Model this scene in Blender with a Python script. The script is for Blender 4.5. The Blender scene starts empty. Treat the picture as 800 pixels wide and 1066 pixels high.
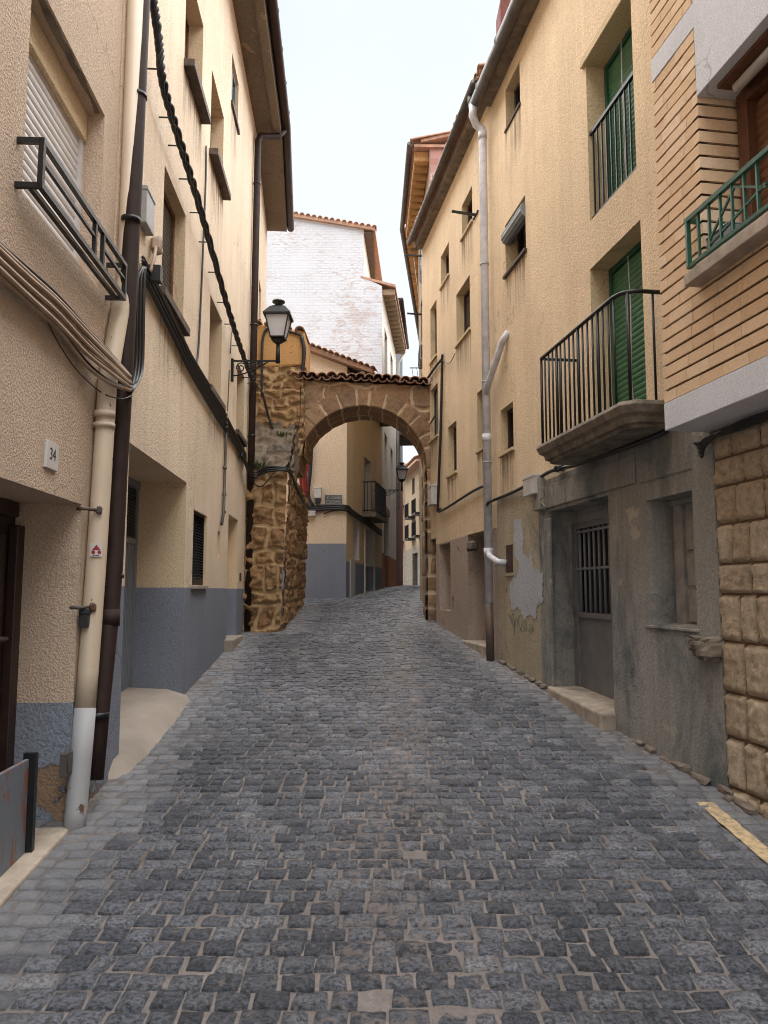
import bpy, bmesh, math, random
from mathutils import Vector, noise
random.seed(7)
C = bpy.data.collections.new('street_scene'); bpy.context.scene.collection.children.link(C)
R = math.radians
EYE = 1.6                     # camera height; wall heights below are written relative to it

# ------------------------------------------------------------------ camera numbers
FPX, PW, PH, PITCH = 800.0, 800.0, 1066.0, math.atan(82/800)

# ------------------------------------------------------------------ materials
class NT:
    def __init__(s, name):
        s.m = bpy.data.materials.new(name); s.m.use_nodes = True
        s.t = s.m.node_tree; s.b = s.t.nodes['Principled BSDF']
        s.co = s.t.nodes.new('ShaderNodeTexCoord').outputs['Object']
    def n(s, typ, ins=None, **props):
        d = s.t.nodes.new(typ)
        for k, v in props.items(): setattr(d, k, v)
        for k, v in (ins or {}).items():
            if hasattr(v, 'is_output'): s.t.links.new(v, d.inputs[k])
            else: d.inputs[k].default_value = v
        return d
    def map(s, scale, src=None):
        return s.n('ShaderNodeMapping', {'Vector': src or s.co, 'Scale': scale}).outputs[0]
    def noise(s, scale, detail=4, rough=.6, vec=None, dist=0):
        return s.n('ShaderNodeTexNoise', {'Vector': vec or s.co, 'Scale': scale, 'Detail': detail, 'Roughness': rough, 'Distortion': dist}).outputs['Fac']
    def ramp(s, fac, stops, interp='LINEAR'):
        d = s.n('ShaderNodeValToRGB', {'Fac': fac}); r = d.color_ramp; r.interpolation = interp
        while len(r.elements) < len(stops): r.elements.new(.5)
        for e, (p, c) in zip(r.elements, stops):
            e.position = p; e.color = (c, c, c, 1) if isinstance(c, (int, float)) else (*c, 1)
        return d.outputs['Color']
    def mix(s, fac, a, b, mode='MIX'):
        d = s.n('ShaderNodeMix', data_type='RGBA', blend_type=mode)
        for i, v in ((0, fac), (6, a), (7, b)):
            if hasattr(v, 'is_output'): s.t.links.new(v, d.inputs[i])
            elif i == 0: d.inputs[0].default_value = v
            else: d.inputs[i].default_value = (*v, 1) if len(v) == 3 else v
        return d.outputs[2]
    def math(s, op, a, b=0.0):
        d = s.n('ShaderNodeMath', operation=op)
        for i, v in ((0, a), (1, b)):
            if hasattr(v, 'is_output'): s.t.links.new(v, d.inputs[i])
            else: d.inputs[i].default_value = v
        return d.outputs[0]
    def attr(s, name): return s.n('ShaderNodeAttribute', attribute_name=name)
    def sep(s, v): return s.n('ShaderNodeSeparateXYZ', {0: v}).outputs
    def bump(s, h, strength=.5, dist=.01):
        nn = s.n('ShaderNodeBump', {'Height': h, 'Strength': strength, 'Distance': dist})
        s.t.links.new(nn.outputs[0], s.b.inputs['Normal'])
    def out(s, col, rough=.9, metal=0, spec=None):
        for k, v in (('Base Color', col), ('Roughness', rough), ('Metallic', metal)):
            if hasattr(v, 'is_output'): s.t.links.new(v, s.b.inputs[k])
            elif k == 'Base Color': s.b.inputs[k].default_value = (*v, 1)
            else: s.b.inputs[k].default_value = v
        if spec is not None: s.b.inputs['Specular IOR Level'].default_value = spec
        return s.m

def plaster(name, col, dark=.82, grain=60, bump=.7, streak=.25, chips=None, stain=None, gd=.012, damp=None):
    k = NT(name)
    big = k.noise(.55, 5, .6)
    c = k.mix(k.ramp(big, [(.3, 0), (.7, 1)]), tuple(x*dark for x in col), col)
    st = k.noise(1, 6, .65, k.map((5, 5, .35)))
    c = k.mix(k.math('MULTIPLY', k.ramp(st, [(.45, 0), (.75, 1)]), streak), c, tuple(x*.55 for x in col))
    st2 = k.noise(1, 5, .6, k.map((14, 14, .5)))
    c = k.mix(k.math('MULTIPLY', k.ramp(st2, [(.5, 0), (.8, 1)]), streak*.8), c, tuple(min(1, x*1.25) for x in col))
    gr = k.noise(grain, 3, .6)
    c = k.mix(.42, c, k.ramp(gr, [(.34, .5), (.6, 1.12)]), 'MULTIPLY')
    h = gr
    if chips:
        cn = k.noise(2.3, 8, .68, dist=.4)
        if damp: cn = k.math('ADD', cn, k.math('MULTIPLY', k.math('MAXIMUM', k.math('SUBTRACT', damp, k.sep(k.co)[2]), 0.0), .45))
        m = k.ramp(cn, [(chips[1], 0), (chips[1]+.015, 1)])
        c = k.mix(m, c, k.mix(k.noise(8, 5), chips[0], tuple(x*.6 for x in chips[0])))
        h = k.math('SUBTRACT', gr, k.math('MULTIPLY', m, 1.2))
    wv = k.n('ShaderNodeVectorMath', {0: k.co, 1: k.n('ShaderNodeTexNoise', {'Vector': k.co, 'Scale': 2.2, 'Detail': 5}).outputs['Color']}, operation='ADD').outputs[0]
    vd = k.n('ShaderNodeTexVoronoi', {'Vector': wv, 'Scale': .75}, feature='DISTANCE_TO_EDGE').outputs['Distance']
    cm = k.math('MULTIPLY', k.ramp(vd, [(.002, 1), (.007, 0)]), k.ramp(k.noise(.5, 2), [(.5, 0), (.58, 1)]))
    c = k.mix(k.math('MULTIPLY', cm, .55), c, tuple(x*.3 for x in col))
    pt_ = k.ramp(k.n('ShaderNodeTexNoise', {'Vector': wv, 'Scale': .9, 'Detail': 2}).outputs['Fac'], [(.58, 0), (.595, 1)])
    c = k.mix(k.math('MULTIPLY', pt_, .16), c, tuple(x*.62 for x in col))
    if stain:
        sn = k.noise(1, 7, .7, k.map((1.6, 1.6, .9)), dist=.6)
        c = k.mix(k.ramp(sn, [(stain[1], 0), (stain[1]+.16, 1)]), c, stain[0])
    k.bump(h, bump, gd)
    return k.out(c, .92, spec=.25)

def plain(name, col, rough=.6, metal=0, var=.25, scale=9, bump=0, spec=None):
    k = NT(name)
    c = k.mix(k.ramp(k.noise(scale, 6, .65), [(.35, 0), (.7, 1)]), tuple(x*(1-var) for x in col), tuple(min(1, x*(1+var*.5)) for x in col))
    if bump: k.bump(k.noise(scale*6, 4), bump, .004)
    return k.out(c, rough, metal, spec)

def chipped(name, col, under, thr=.6, scale=7, stretch=(1, 1, .4), rough=.55):
    k = NT(name)
    m = k.ramp(k.noise(scale, 8, .7, k.map(stretch), .3), [(thr, 0), (thr+.02, 1)])
    base = k.mix(k.noise(3, 5), tuple(x*.75 for x in col), col)
    k.bump(k.math('SUBTRACT', 1, m), .4, .003)
    return k.out(k.mix(m, base, k.mix(k.noise(20, 4), under, tuple(x*.5 for x in under))), rough)

MT = {}
MT['plaster_pink'] = plaster('roughcast_pinkish', (.63, .485, .36), .88, 80, .9, .18, gd=.014)
MT['plaster_cream'] = plaster('render_cream', (.81, .655, .49), .84, 70, .8, .35)
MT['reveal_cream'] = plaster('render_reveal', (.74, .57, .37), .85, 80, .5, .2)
MT['dado'] = plaster('painted_dado_grey_blue', (.24, .26, .31), .8, 70, .7, .25, ((.27, .20, .15), .665))
MT['dado_worn'] = plaster('painted_dado_worn', (.25, .275, .325), .8, 48, .9, .25, ((.34, .23, .155), .63), gd=.014, damp=.72)
MT['ochre'] = plaster('render_ochre', (.82, .63, .42), .82, 60, .8, .32)
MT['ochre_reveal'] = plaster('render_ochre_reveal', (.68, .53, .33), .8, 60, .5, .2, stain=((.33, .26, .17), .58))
MT['cement'] = plaster('stained_cement', (.37, .355, .32), .62, 50, .5, .6, ((.52, .46, .38), .62), ((.12, .13, .13), .48))
MT['cement_light'] = plaster('pale_cement', (.46, .39, .28), .75, 45, .6, .4, ((.24, .19, .13), .64), ((.17, .16, .14), .58))
MT['cement_pink'] = plaster('pinkish_cement', (.48, .38, .31), .75, 45, .6, .35, ((.20, .12, .075), .62), ((.15, .135, .125), .58))
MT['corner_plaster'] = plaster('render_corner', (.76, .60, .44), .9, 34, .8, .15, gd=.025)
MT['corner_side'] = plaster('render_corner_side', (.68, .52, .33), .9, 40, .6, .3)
MT['white_plaster'] = plaster('render_white', (.72, .66, .58), .9, 40, .4, .2)
MT['orange_plaster'] = plaster('render_orange', (.56, .32, .13), .75, 40, .7, .3, ((.36, .25, .15), .6))
MT['orange_dado'] = plaster('painted_dado_orange', (.42, .17, .08), .8, 40, .5, .2)
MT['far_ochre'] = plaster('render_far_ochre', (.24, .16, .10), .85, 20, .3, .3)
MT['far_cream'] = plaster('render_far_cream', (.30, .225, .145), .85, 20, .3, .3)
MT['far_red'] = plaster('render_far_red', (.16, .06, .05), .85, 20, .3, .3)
MT['patch_white'] = plaster('white_paint_patch', (.46, .47, .50), .85, 40, .4, .1)
MT['white_paint'] = plaster('white_painted_render', (.68, .69, .73), .93, 120, .2, .12)
MT['lintel'] = plain('mottled_dark_brown', (.20, .165, .125), .9, var=.5, scale=6, bump=.5)
MT['soffit'] = plaster('concrete_soffit', (.20, .16, .12), .7, 30, .5, .1, ((.33, .25, .17), .62))
MT['brown_metal'] = plain('brown_painted_metal', (.034, .019, .015), .65, .0, .3, spec=.25)
MT['black_metal'] = plain('black_painted_iron', (.012, .013, .014), .42, .2, .3)
MT['cream_pipe'] = chipped('cream_painted_pipe', (.66, .54, .40), (.15, .07, .045), .655, 14, (1, 1, .6), .5)
MT['white_pipe'] = chipped('white_painted_pipe', (.40, .40, .405), (.17, .09, .06), .63, 16, (1, 1, .6), .6)
MT['lilac_pipe'] = plain('white_plastic_pipe', (.60, .60, .63), .5, var=.25)
MT['rust_pipe'] = chipped('rusty_iron_pipe', (.10, .085, .075), (.16, .075, .04), .5, 12)
MT['zinc'] = plain('weathered_zinc', (.13, .115, .105), .55, .5, .4)
MT['white_slat'] = plain('white_shutter_plastic', (.62, .59, .57), .45, var=.06)
MT['green_slat'] = plain('green_roller_blind', (.045, .155, .075), .5, var=.3, scale=14)
MT['green_iron'] = plain('green_painted_iron', (.012, .085, .05), .4, var=.2)
MT['brown_slat'] = plain('brown_shutter', (.17, .075, .035), .5, var=.25)
MT['dark_slat'] = plain('dark_shutter', (.045, .035, .03), .5, var=.25)
MT['grey_slat'] = plain('grey_shutter', (.20, .23, .25), .5, var=.2)
MT['wood'] = plain('stained_timber', (.13, .05, .022), .5, var=.35, scale=18)
MT['dark_wood'] = plain('dark_timber_door', (.035, .016, .011), .5, var=.4, scale=18)
MT['door_grey'] = plain('grey_painted_steel', (.20, .215, .24), .45, var=.15)
MT['door_brown_grey'] = plain('taupe_painted_steel', (.18, .175, .18), .5, var=.2)
MT['shutter_taupe'] = plain('taupe_painted_boards', (.36, .335, .31), .6, var=.3)
MT['gate_peel'] = chipped('peeling_grey_paint', (.17, .19, .22), (.30, .13, .08), .53, 6, (1, 1, .35), .6)
MT['sill_brown'] = plain('brown_clay_sill', (.10, .066, .048), .75, var=.5, scale=12, bump=.4)
MT['step_stone'] = plain('worn_pale_stone', (.40, .33, .26), .85, var=.35, scale=7, bump=.5)
MT['ramp'] = plain('beige_concrete_ramp', (.31, .26, .215), .9, var=.2, scale=2.5, bump=.3)
MT['slab_stone'] = plain('dark_weathered_stone', (.20, .165, .125), .9, var=.55, scale=8, bump=.6)
MT['cable'] = plain('black_cable', (.014, .014, .015), .5, var=.3)
MT['cable_beige'] = plain('beige_cable', (.36, .26, .18), .6, var=.2)
MT['box_grey'] = plain('grey_plastic', (.33, .33, .33), .5, var=.12)
MT['box_pale'] = plain('pale_plastic', (.52, .50, .48), .5, var=.12)
MT['box_dark'] = plain('dark_plastic', (.03, .03, .032), .5)
MT['plate'] = plain('glazed_white_tile', (.62, .60, .58), .25, var=.05)
MT['ink'] = plain('black_ink', (.012, .012, .012), .6)
MT['red_ink'] = plain('red_ink', (.35, .02, .03), .6)
MT['sign_slate'] = plain('dark_slate_sign', (.075, .085, .085), .5, var=.2)
MT['sign_text'] = plain('pale_sign_letters', (.45, .45, .42), .6)
MT['hatch'] = plain('oxide_red_hatch', (.055, .022, .018), .6)
MT['red_cloth'] = plain('red_cloth', (.30, .04, .03), .9)
MT['leaf'] = plain('small_weeds', (.07, .095, .03), .8, var=.5, scale=20)
MT['mould_paint'] = plain('faded_green_paint', (.20, .24, .17), .9, var=.4, scale=30)
MT['fan'] = plain('fan_grille', (.05, .05, .05), .6)
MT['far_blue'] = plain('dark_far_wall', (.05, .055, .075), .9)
MT['mould'] = plain('mould_green', (.02, .035, .022), .9)

k = NT('window_glass'); MT['glass'] = k.out((.012, .014, .016), .08, spec=.6)
k = NT('lamp_glass'); MT['lamp_glass'] = k.out(k.mix(k.noise(4), (.50, .50, .52), (.62, .62, .64)), .25)
k = NT('interior_dark'); MT['dark'] = k.out((.010, .009, .008), .9)

# clay roof tiles
k = NT('clay_tiles')
tc = k.mix(k.ramp(k.noise(5, 5, .7), [(.35, 0), (.65, 1)]), (.30, .18, .125), (.46, .26, .165))
tc = k.mix(k.ramp(k.noise(11, 6, .7), [(.52, 0), (.66, 1)]), tc, (.22, .19, .16))
k.bump(k.noise(40, 4), .5, .006); MT['tiles'] = k.out(tc, .9)

# flaking white paint over brick (gable)
k = NT('flaking_white_brick')
br = k.n('ShaderNodeTexBrick', {'Vector': k.n('ShaderNodeCombineXYZ', {0: k.sep(k.co)[0], 1: k.sep(k.co)[2]}).outputs[0], 'Color1': (.30, .215, .18, 1), 'Color2': (.36, .28, .245, 1), 'Mortar': (.52, .42, .36, 1),
    'Scale': 1, 'Mortar Size': .012, 'Brick Width': .26, 'Row Height': .085})
fl = k.noise(1, 10, .75, k.map((2.6, 2.6, 5.0)), .6); big = k.noise(.55, 4)
fm = k.ramp(k.math('ADD', fl, k.math('MULTIPLY', k.math('SUBTRACT', big, .5), .55)), [(.59, 0), (.64, 1)])
sc_ = k.n('ShaderNodeTexVoronoi', {'Vector': k.map((9, 9, 16)), 'Scale': 1.0}).outputs['Distance']
fm2 = k.math('MULTIPLY', k.ramp(sc_, [(.62, 0), (.74, 1)]), k.ramp(k.noise(1.2, 5, .6), [(.42, 0), (.6, 1)]))
fm = k.math('MAXIMUM', fm, k.math('MULTIPLY', fm2, .75))
wc = k.mix(k.math('MULTIPLY', k.math('MULTIPLY', br.outputs['Fac'], k.ramp(k.noise(1.1, 5), [(.42, 0), (.6, 1)])), .5), k.mix(k.noise(2, 6), (.44, .455, .48), (.55, .565, .595)), (.36, .36, .37))
k.bump(k.math('SUBTRACT', k.math('MULTIPLY', br.outputs['Fac'], -.5), fm), .4, .02)
MT['gable'] = k.out(k.mix(k.math('MULTIPLY', fm, .6), wc, br.outputs['Color']), .9)

k = NT('red_gable_brick')
br = k.n('ShaderNodeTexBrick', {'Vector': k.n('ShaderNodeCombineXYZ', {0: k.sep(k.co)[0], 1: k.sep(k.co)[2]}).outputs[0], 'Color1': (.27, .12, .10, 1), 'Color2': (.36, .19, .16, 1), 'Mortar': (.30, .22, .20, 1),
    'Scale': 1, 'Mortar Size': .01, 'Brick Width': .3, 'Row Height': .16})
MT['red_brick'] = k.out(k.mix(k.ramp(k.noise(3, 8, .7), [(.5, 0), (.6, 1)]), br.outputs['Color'], (.46, .34, .31)), .9)

# long bricks, one tone per brick
k = NT('buff_bricks')
rnd = k.n('ShaderNodeNewGeometry').outputs['Random Per Island']
bc = k.ramp(rnd, [(0, (.66, .45, .27)), (.4, (.76, .55, .355)), (.75, (.71, .49, .30)), (1, (.82, .64, .45))])
bc = k.mix(.35, bc, k.ramp(k.noise(30, 5, .7, k.map((1, 1, 3))), [(.3, .5), (.65, 1)]), 'MULTIPLY')
k.bump(k.noise(60, 4), .4, .004); MT['brick'] = k.out(bc, .88)
MT['brick_joint'] = plain('deep_brown_joint', (.035, .018, .012), .95)

# masonry driven by per-vertex stone mask / id
def masonry(name, tones, mortar, bump=.6, pit=18):
    k = NT(name); a = k.attr('stone'); r = k.sep(a.outputs['Vector'])
    c = k.ramp(r[1], [(i/(len(tones)-1), t) for i, t in enumerate(tones)])
    c = k.mix(.6, c, k.ramp(k.noise(pit, 7, .72), [(.3, .3), (.62, 1.1)]), 'MULTIPLY')
    c = k.mix(k.math('MULTIPLY', k.ramp(k.noise(3.5, 6, .7), [(.5, 0), (.7, 1)]), .55), c, tuple(x*.35 for x in tones[0]))
    mo = k.mix(k.noise(9, 6), tuple(x*.65 for x in mortar), mortar)
    k.bump(k.noise(pit*1.6, 6, .75), bump, .02)
    return k.out(k.mix(k.ramp(r[0], [(.35, 0), (.65, 1)]), mo, c), .93)
MT['rubble'] = masonry('rubble_stone', [(.27, .15, .068), (.38, .22, .095), (.31, .175, .085), (.43, .27, .125)], (.55, .38, .20), 1.0, 20)
MT['rubble_grey'] = masonry('weathered_rubble', [(.16, .12, .085), (.22, .165, .115), (.14, .11, .085)], (.24, .19, .13), 1.0)
MT['arch_stone'] = masonry('arch_stone', [(.30, .18, .10), (.38, .225, .125), (.27, .175, .11), (.42, .27, .155)], (.66, .50, .32), 1.0, 20)
MT['block'] = masonry('rockfaced_blocks', [(.56, .43, .29), (.62, .49, .34), (.52, .39, .26), (.66, .53, .38)], (.24, .15, .09), 1.0, 22)

# street
k = NT('sett_stone'); rnd = k.n('ShaderNodeNewGeometry').outputs['Random Per Island']
wear = k.sep(k.attr('wear').outputs['Vector'])
c = k.ramp(rnd, [(0, (.064, .07, .085)), (.35, (.097, .105, .124)), (.7, (.128, .136, .156)), (.93, (.165, .17, .19)), (1, (.21, .213, .22))])
c = k.mix(.8, c, k.ramp(k.noise(.9, 5, .6), [(.35, .62), (.65, 1.25)]), 'MULTIPLY')
c = k.mix(.75, c, k.ramp(k.noise(58, 7, .8), [(.42, .08), (.57, 1.75)]), 'MULTIPLY')
pale = k.mix(k.noise(16, 6), (.20, .205, .22), (.34, .335, .34))
w2 = k.math('ADD', wear[0], k.math('MULTIPLY', k.math('SUBTRACT', k.noise(7, 7, .7), .5), 1.1))
c = k.mix(k.math('MULTIPLY', k.ramp(w2, [(.35, 0), (.95, 1)]), .8), c, pale)
dust = k.ramp(k.math('ADD', k.noise(19, 8, .72), k.math('MULTIPLY', wear[1], .10)), [(.60, 0), (.66, 1)])
c = k.mix(k.math('MULTIPLY', dust, .7), c, (.25, .205, .18))
k.bump(k.noise(52, 7, .78), 1.0, .018); MT['sett'] = k.out(c, k.ramp(k.noise(20, 4), [(.3, .32), (.7, .6)]), spec=.5)
k = NT('bedding_mortar')
c = k.mix(k.ramp(k.noise(2.2, 6, .7), [(.35, 0), (.65, 1)]), (.115, .098, .09), (.205, .175, .16))
c = k.mix(.5, c, k.ramp(k.noise(60, 5, .7), [(.3, .45), (.65, 1.15)]), 'MULTIPLY')
c = k.mix(k.ramp(k.noise(5, 6, .7), [(.60, 0), (.72, 1)]), c, (.085, .068, .052))
k.bump(k.noise(70, 5, .7), .6, .008); MT['mortar'] = k.out(c, .9)
k = NT('yellow_marking')
MT['yellow'] = k.out(k.mix(k.ramp(k.noise(22, 8, .7), [(.44, 0), (.64, 1)]), k.mix(k.noise(5), (.50, .36, .18), (.58, .43, .24)), (.22, .18, .14)), .8)
MT['dirt'] = plain('dry_earth', (.21, .165, .13), .95, var=.4, scale=6, bump=.7)

# ------------------------------------------------------------------ mesh helpers
class MB:
    def __init__(s): s.v, s.f, s.mi, s.sm = [], [], [], []
    def add(s, vs, fs, mi=0, smooth=False):
        b = len(s.v); s.v += [tuple(p) for p in vs]
        for f in fs: s.f.append(tuple(i+b for i in f)); s.mi.append(mi); s.sm.append(smooth)
        return s
    def hexa(s, p, mi=0):      # 8 points, bottom ring then top ring
        return s.add(p, [(0, 1, 2, 3), (7, 6, 5, 4), (0, 4, 5, 1), (1, 5, 6, 2), (2, 6, 7, 3), (3, 7, 4, 0)], mi)
    def box(s, x0, x1, y0, y1, z0, z1, mi=0):
        return s.hexa([(x0, y0, z0), (x1, y0, z0), (x1, y1, z0), (x0, y1, z0), (x0, y0, z1), (x1, y0, z1), (x1, y1, z1), (x0, y1, z1)], mi)
    def wbox(s, W, s0, s1, z0, z1, o0, o1, mi=0):
        P = W.P
        return s.hexa([P(s0, z0, o0), P(s1, z0, o0), P(s1, z0, o1), P(s0, z0, o1), P(s0, z1, o0), P(s1, z1, o0), P(s1, z1, o1), P(s0, z1, o1)], mi)
    def tube(s, pts, r, n=8, mi=0, caps=True, smooth=True):
        pts = [Vector(p) for p in pts]; rr = r if isinstance(r, (list, tuple)) else [r]*len(pts)
        vs, fs = [], []; up = Vector((0, 0, 1)); prev = None
        for i, p in enumerate(pts):
            a = pts[max(i-1, 0)]; b = pts[min(i+1, len(pts)-1)]; d = (b-a).normalized()
            if prev is None:
                ref = up if abs(d.dot(up)) < .9 else Vector((1, 0, 0)); u = d.cross(ref).normalized()
            else:
                u = (prev - d*prev.dot(d)); u = u.normalized() if u.length > 1e-6 else d.orthogonal().normalized()
            prev = u; w = d.cross(u)
            for j in range(n):
                t = 2*math.pi*j/n; vs.append(p + (u*math.cos(t)+w*math.sin(t))*rr[i])
        for i in range(len(pts)-1):
            for j in range(n): fs.append((i*n+j, i*n+(j+1) % n, (i+1)*n+(j+1) % n, (i+1)*n+j))
        if caps: fs += [tuple(range(n-1, -1, -1)), tuple((len(pts)-1)*n+j for j in range(n))]
        return s.add(vs, fs, mi, smooth)
    def bar(s, a, b, t, mi=0):                      # square bar
        a, b = Vector(a), Vector(b); d = (b-a).normalized()
        ref = Vector((0, 0, 1)) if abs(d.z) < .9 else Vector((0, 1, 0))
        u = d.cross(ref).normalized()*t/2; w = d.cross(u).normalized()*t/2
        return s.hexa([a-u-w, a+u-w, a+u+w, a-u+w, b-u-w, b+u-w, b+u+w, b-u+w], mi)
    def lathe(s, c, prof, n=12, mi=0, smooth=True, rot=0):
        c = Vector(c); vs, fs = [], []
        for r, z in prof:
            for j in range(n):
                t = 2*math.pi*j/n+rot; vs.append(c+Vector((r*math.cos(t), r*math.sin(t), z)))
        for i in range(len(prof)-1):
            for j in range(n): fs.append((i*n+j, i*n+(j+1) % n, (i+1)*n+(j+1) % n, (i+1)*n+j))
        fs += [tuple(range(n-1, -1, -1)), tuple((len(prof)-1)*n+j for j in range(n))]
        return s.add(vs, fs, mi, smooth)
    def build(s, name, mat, parent=None, bevel=0, seg=2, recalc=True):
        me = bpy.data.meshes.new(name); me.from_pydata(s.v, [], s.f)
        for m in (mat if isinstance(mat, (list, tuple)) else [mat]): me.materials.append(MT[m] if isinstance(m, str) else m)
        for p, mi, sm in zip(me.polygons, s.mi, s.sm): p.material_index = mi; p.use_smooth = sm
        if recalc:
            bm = bmesh.new(); bm.from_mesh(me); bmesh.ops.recalc_face_normals(bm, faces=bm.faces); bm.to_mesh(me); bm.free()
        o = bpy.data.objects.new(name, me); C.objects.link(o)
        if parent: adopt(o, parent)
        if bevel:
            b = o.modifiers.new('soft_edges', 'BEVEL'); b.width = bevel; b.segments = seg; b.limit_method = 'ANGLE'; b.angle_limit = R(40)
        return o

def root_matrix(o):
    from mathutils import Matrix
    m = Matrix.Translation(o.location) @ o.rotation_euler.to_matrix().to_4x4()
    return m
def world_offset(o):
    from mathutils import Matrix
    m = Matrix.Identity(4)
    while o is not None:
        if o.get('_base'): m = Matrix.Translation(Vector(o['_base'])) @ m
        o = o.parent
    return m
def adopt(o, parent):           # parent while keeping world-space vertices
    o.parent = parent
    if parent.type == 'EMPTY':
        from mathutils import Matrix
        o.matrix_parent_inverse = Matrix.Translation(-Vector(parent.location))
def thing(name, label, cat, loc=(0, 0, 0), group=None):
    o = bpy.data.objects.new(name, None); C.objects.link(o); o.location = loc; o.empty_display_size = .2
    return tag(o, label, cat, group)
def tag(o, label, cat, group=None):
    o['label'] = label; o['category'] = cat
    if group: o['group'] = group
    return o
def structure(o, kind='structure'): o['kind'] = kind; return o

def gz(y):                     # street height (world z)
    return .085*y if y < 14 else 1.19 + .085*6.5*(1-math.exp(-(y-14)/6.5)) + .006*(y-14)

class Wall:
    def __init__(s, x0, slope, side, y0=0.0):
        l = math.hypot(slope, 1); s.o = (x0, y0); s.t = (slope/l, 1/l)
        s.n = (s.t[1]*side, -s.t[0]*side)
    def P(s, a, z, o=0.0):
        return Vector((s.o[0]+s.t[0]*a+s.n[0]*o, s.o[1]+s.t[1]*a+s.n[1]*o, z+EYE))
    def at(s, u, v, o=0.0):    # where a sight line of the survey photograph meets this wall
        x = (u-400)/FPX; y = (PH/2-v)/FPX; c, q = math.cos(PITCH), math.sin(PITCH)
        dx, dy, dz = x, c-y*q, q+y*c
        px, py = s.o[0]+s.n[0]*o, s.o[1]+s.n[1]*o
        det = dy*s.t[0]-dx*s.t[1]; k_ = (py*s.t[0]-px*s.t[1])/det
        return (k_*dx-px)*s.t[0]+(k_*dy-py)*s.t[1], k_*dz
    def Q(s, u, v, o=0.0):
        a, z = s.at(u, v, o); return s.P(a, z, o)
class Flat(Wall):              # wall facing the camera at distance y
    def __init__(s, y): s.o = (0.0, y); s.t = (1.0, 0.0); s.n = (0.0, -1.0)

WL = Wall(-1.46, -.057, 1)
WR = Wall(2.738, -.15, -1)
WC = Wall(2.4475, -.15, -1)    # brick storeys overhanging the stone ground floor

def facade(W, s0, s1, bands, ops, house, reveal=None, back=.7):
    """bands: (name, material, z0, z1); ops: (s0,s1,z0,z1,depth[,top slope])"""
    ops = [o for o in ops if o[1] > s0 and o[0] < s1]
    for bn, bm_, z0, z1 in bands:
        m = MB()
        ss = sorted({s0, s1} | {x for o in ops for x in o[:2] if s0 < x < s1})
        zs = sorted({z0, z1} | {x for o in ops for x in o[2:4] if z0 < x < z1})
        for a, b in zip(ss, ss[1:]):
            for c, d in zip(zs, zs[1:]):
                ma, mc = (a+b)/2, (c+d)/2
                if any(o[0] < ma < o[1] and o[2] < mc < o[3] for o in ops): continue
                m.add([W.P(a, c), W.P(b, c), W.P(b, d), W.P(a, d)], [(0, 1, 2, 3)])
        for o in ops:
            a, b = max(o[0], s0), min(o[1], s1); c, d = max(o[2], z0), min(o[3], z1)
            if c >= d: continue
            D = -o[4]; mi = 1 if reveal and bn == 'wall' else 0
            for e in (o[0], o[1]): m.add([W.P(e, c), W.P(e, d), W.P(e, d, D), W.P(e, c, D)], [(0, 1, 2, 3)], mi)
            for e in (o[2], o[3]):
                if z0 <= e <= z1: m.add([W.P(a, e), W.P(b, e), W.P(b, e, D), W.P(a, e, D)], [(0, 1, 2, 3)], mi)
        if back:
            for e in (s0, s1): m.add([W.P(e, z0), W.P(e, z1), W.P(e, z1, -back), W.P(e, z0, -back)], [(0, 1, 2, 3)])
        if back and bn == 'wall':
            zb, zt = min(b[2] for b in bands), max(b[3] for b in bands)
            m.wbox(W, s0, s1, zb, zt-.01, -back-4, -back, 0)
            m.add([W.P(s0, zt), W.P(s1, zt), W.P(s1, zt, -back), W.P(s0, zt, -back)], [(0, 1, 2, 3)])
        m.build(bn, [bm_, reveal or bm_], house, recalc=False)

def slats(m, W, s0, s1, z0, z1, o, pitch=.05, bulge=.012, mi=0):
    n = max(1, int((z1-z0)/pitch)); p = (z1-z0)/n
    for i in range(n):
        a = z0+i*p; prof = [(0, -.003), (.1, 0), (.5, bulge*.6), (.9, 0), (1, -.003)]
        vs = [W.P(s, a+t*p, o+q) for s in (s0, s1) for t, q in prof]
        m.add(vs, [(j, j+1, j+6, j+5) for j in range(4)], mi, True)

k = NT('rain_drips')
uvn = k.sep(k.n('ShaderNodeUVMap').outputs[0])
dn = k.noise(1, 6, .7, k.map((16, 16, .8)))
dm = k.math('MULTIPLY', k.ramp(dn, [(.44, 0), (.66, 1)]), k.ramp(k.math('ADD', uvn[1], k.math('MULTIPLY', k.math('SUBTRACT', k.noise(9, 4), .5), .5)), [(.15, 0), (.9, .75)]))
k.out((.12, .095, .07), .95); k.t.links.new(dm, k.b.inputs['Alpha']); MT['drips'] = k.m
def drips(W, s0, s1, zt, h, parent):
    m = MB().add([W.P(s0, zt-h, .003), W.P(s1, zt-h, .003), W.P(s1, zt, .003), W.P(s0, zt, .003)], [(0, 1, 2, 3)])
    o = m.build('rain_stain', 'drips', parent, recalc=False); uv = o.data.uv_layers.new(name='UVMap')
    for i, c in enumerate(((0, 0), (1, 0), (1, 1), (0, 1))): uv.data[i].uv = c
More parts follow.
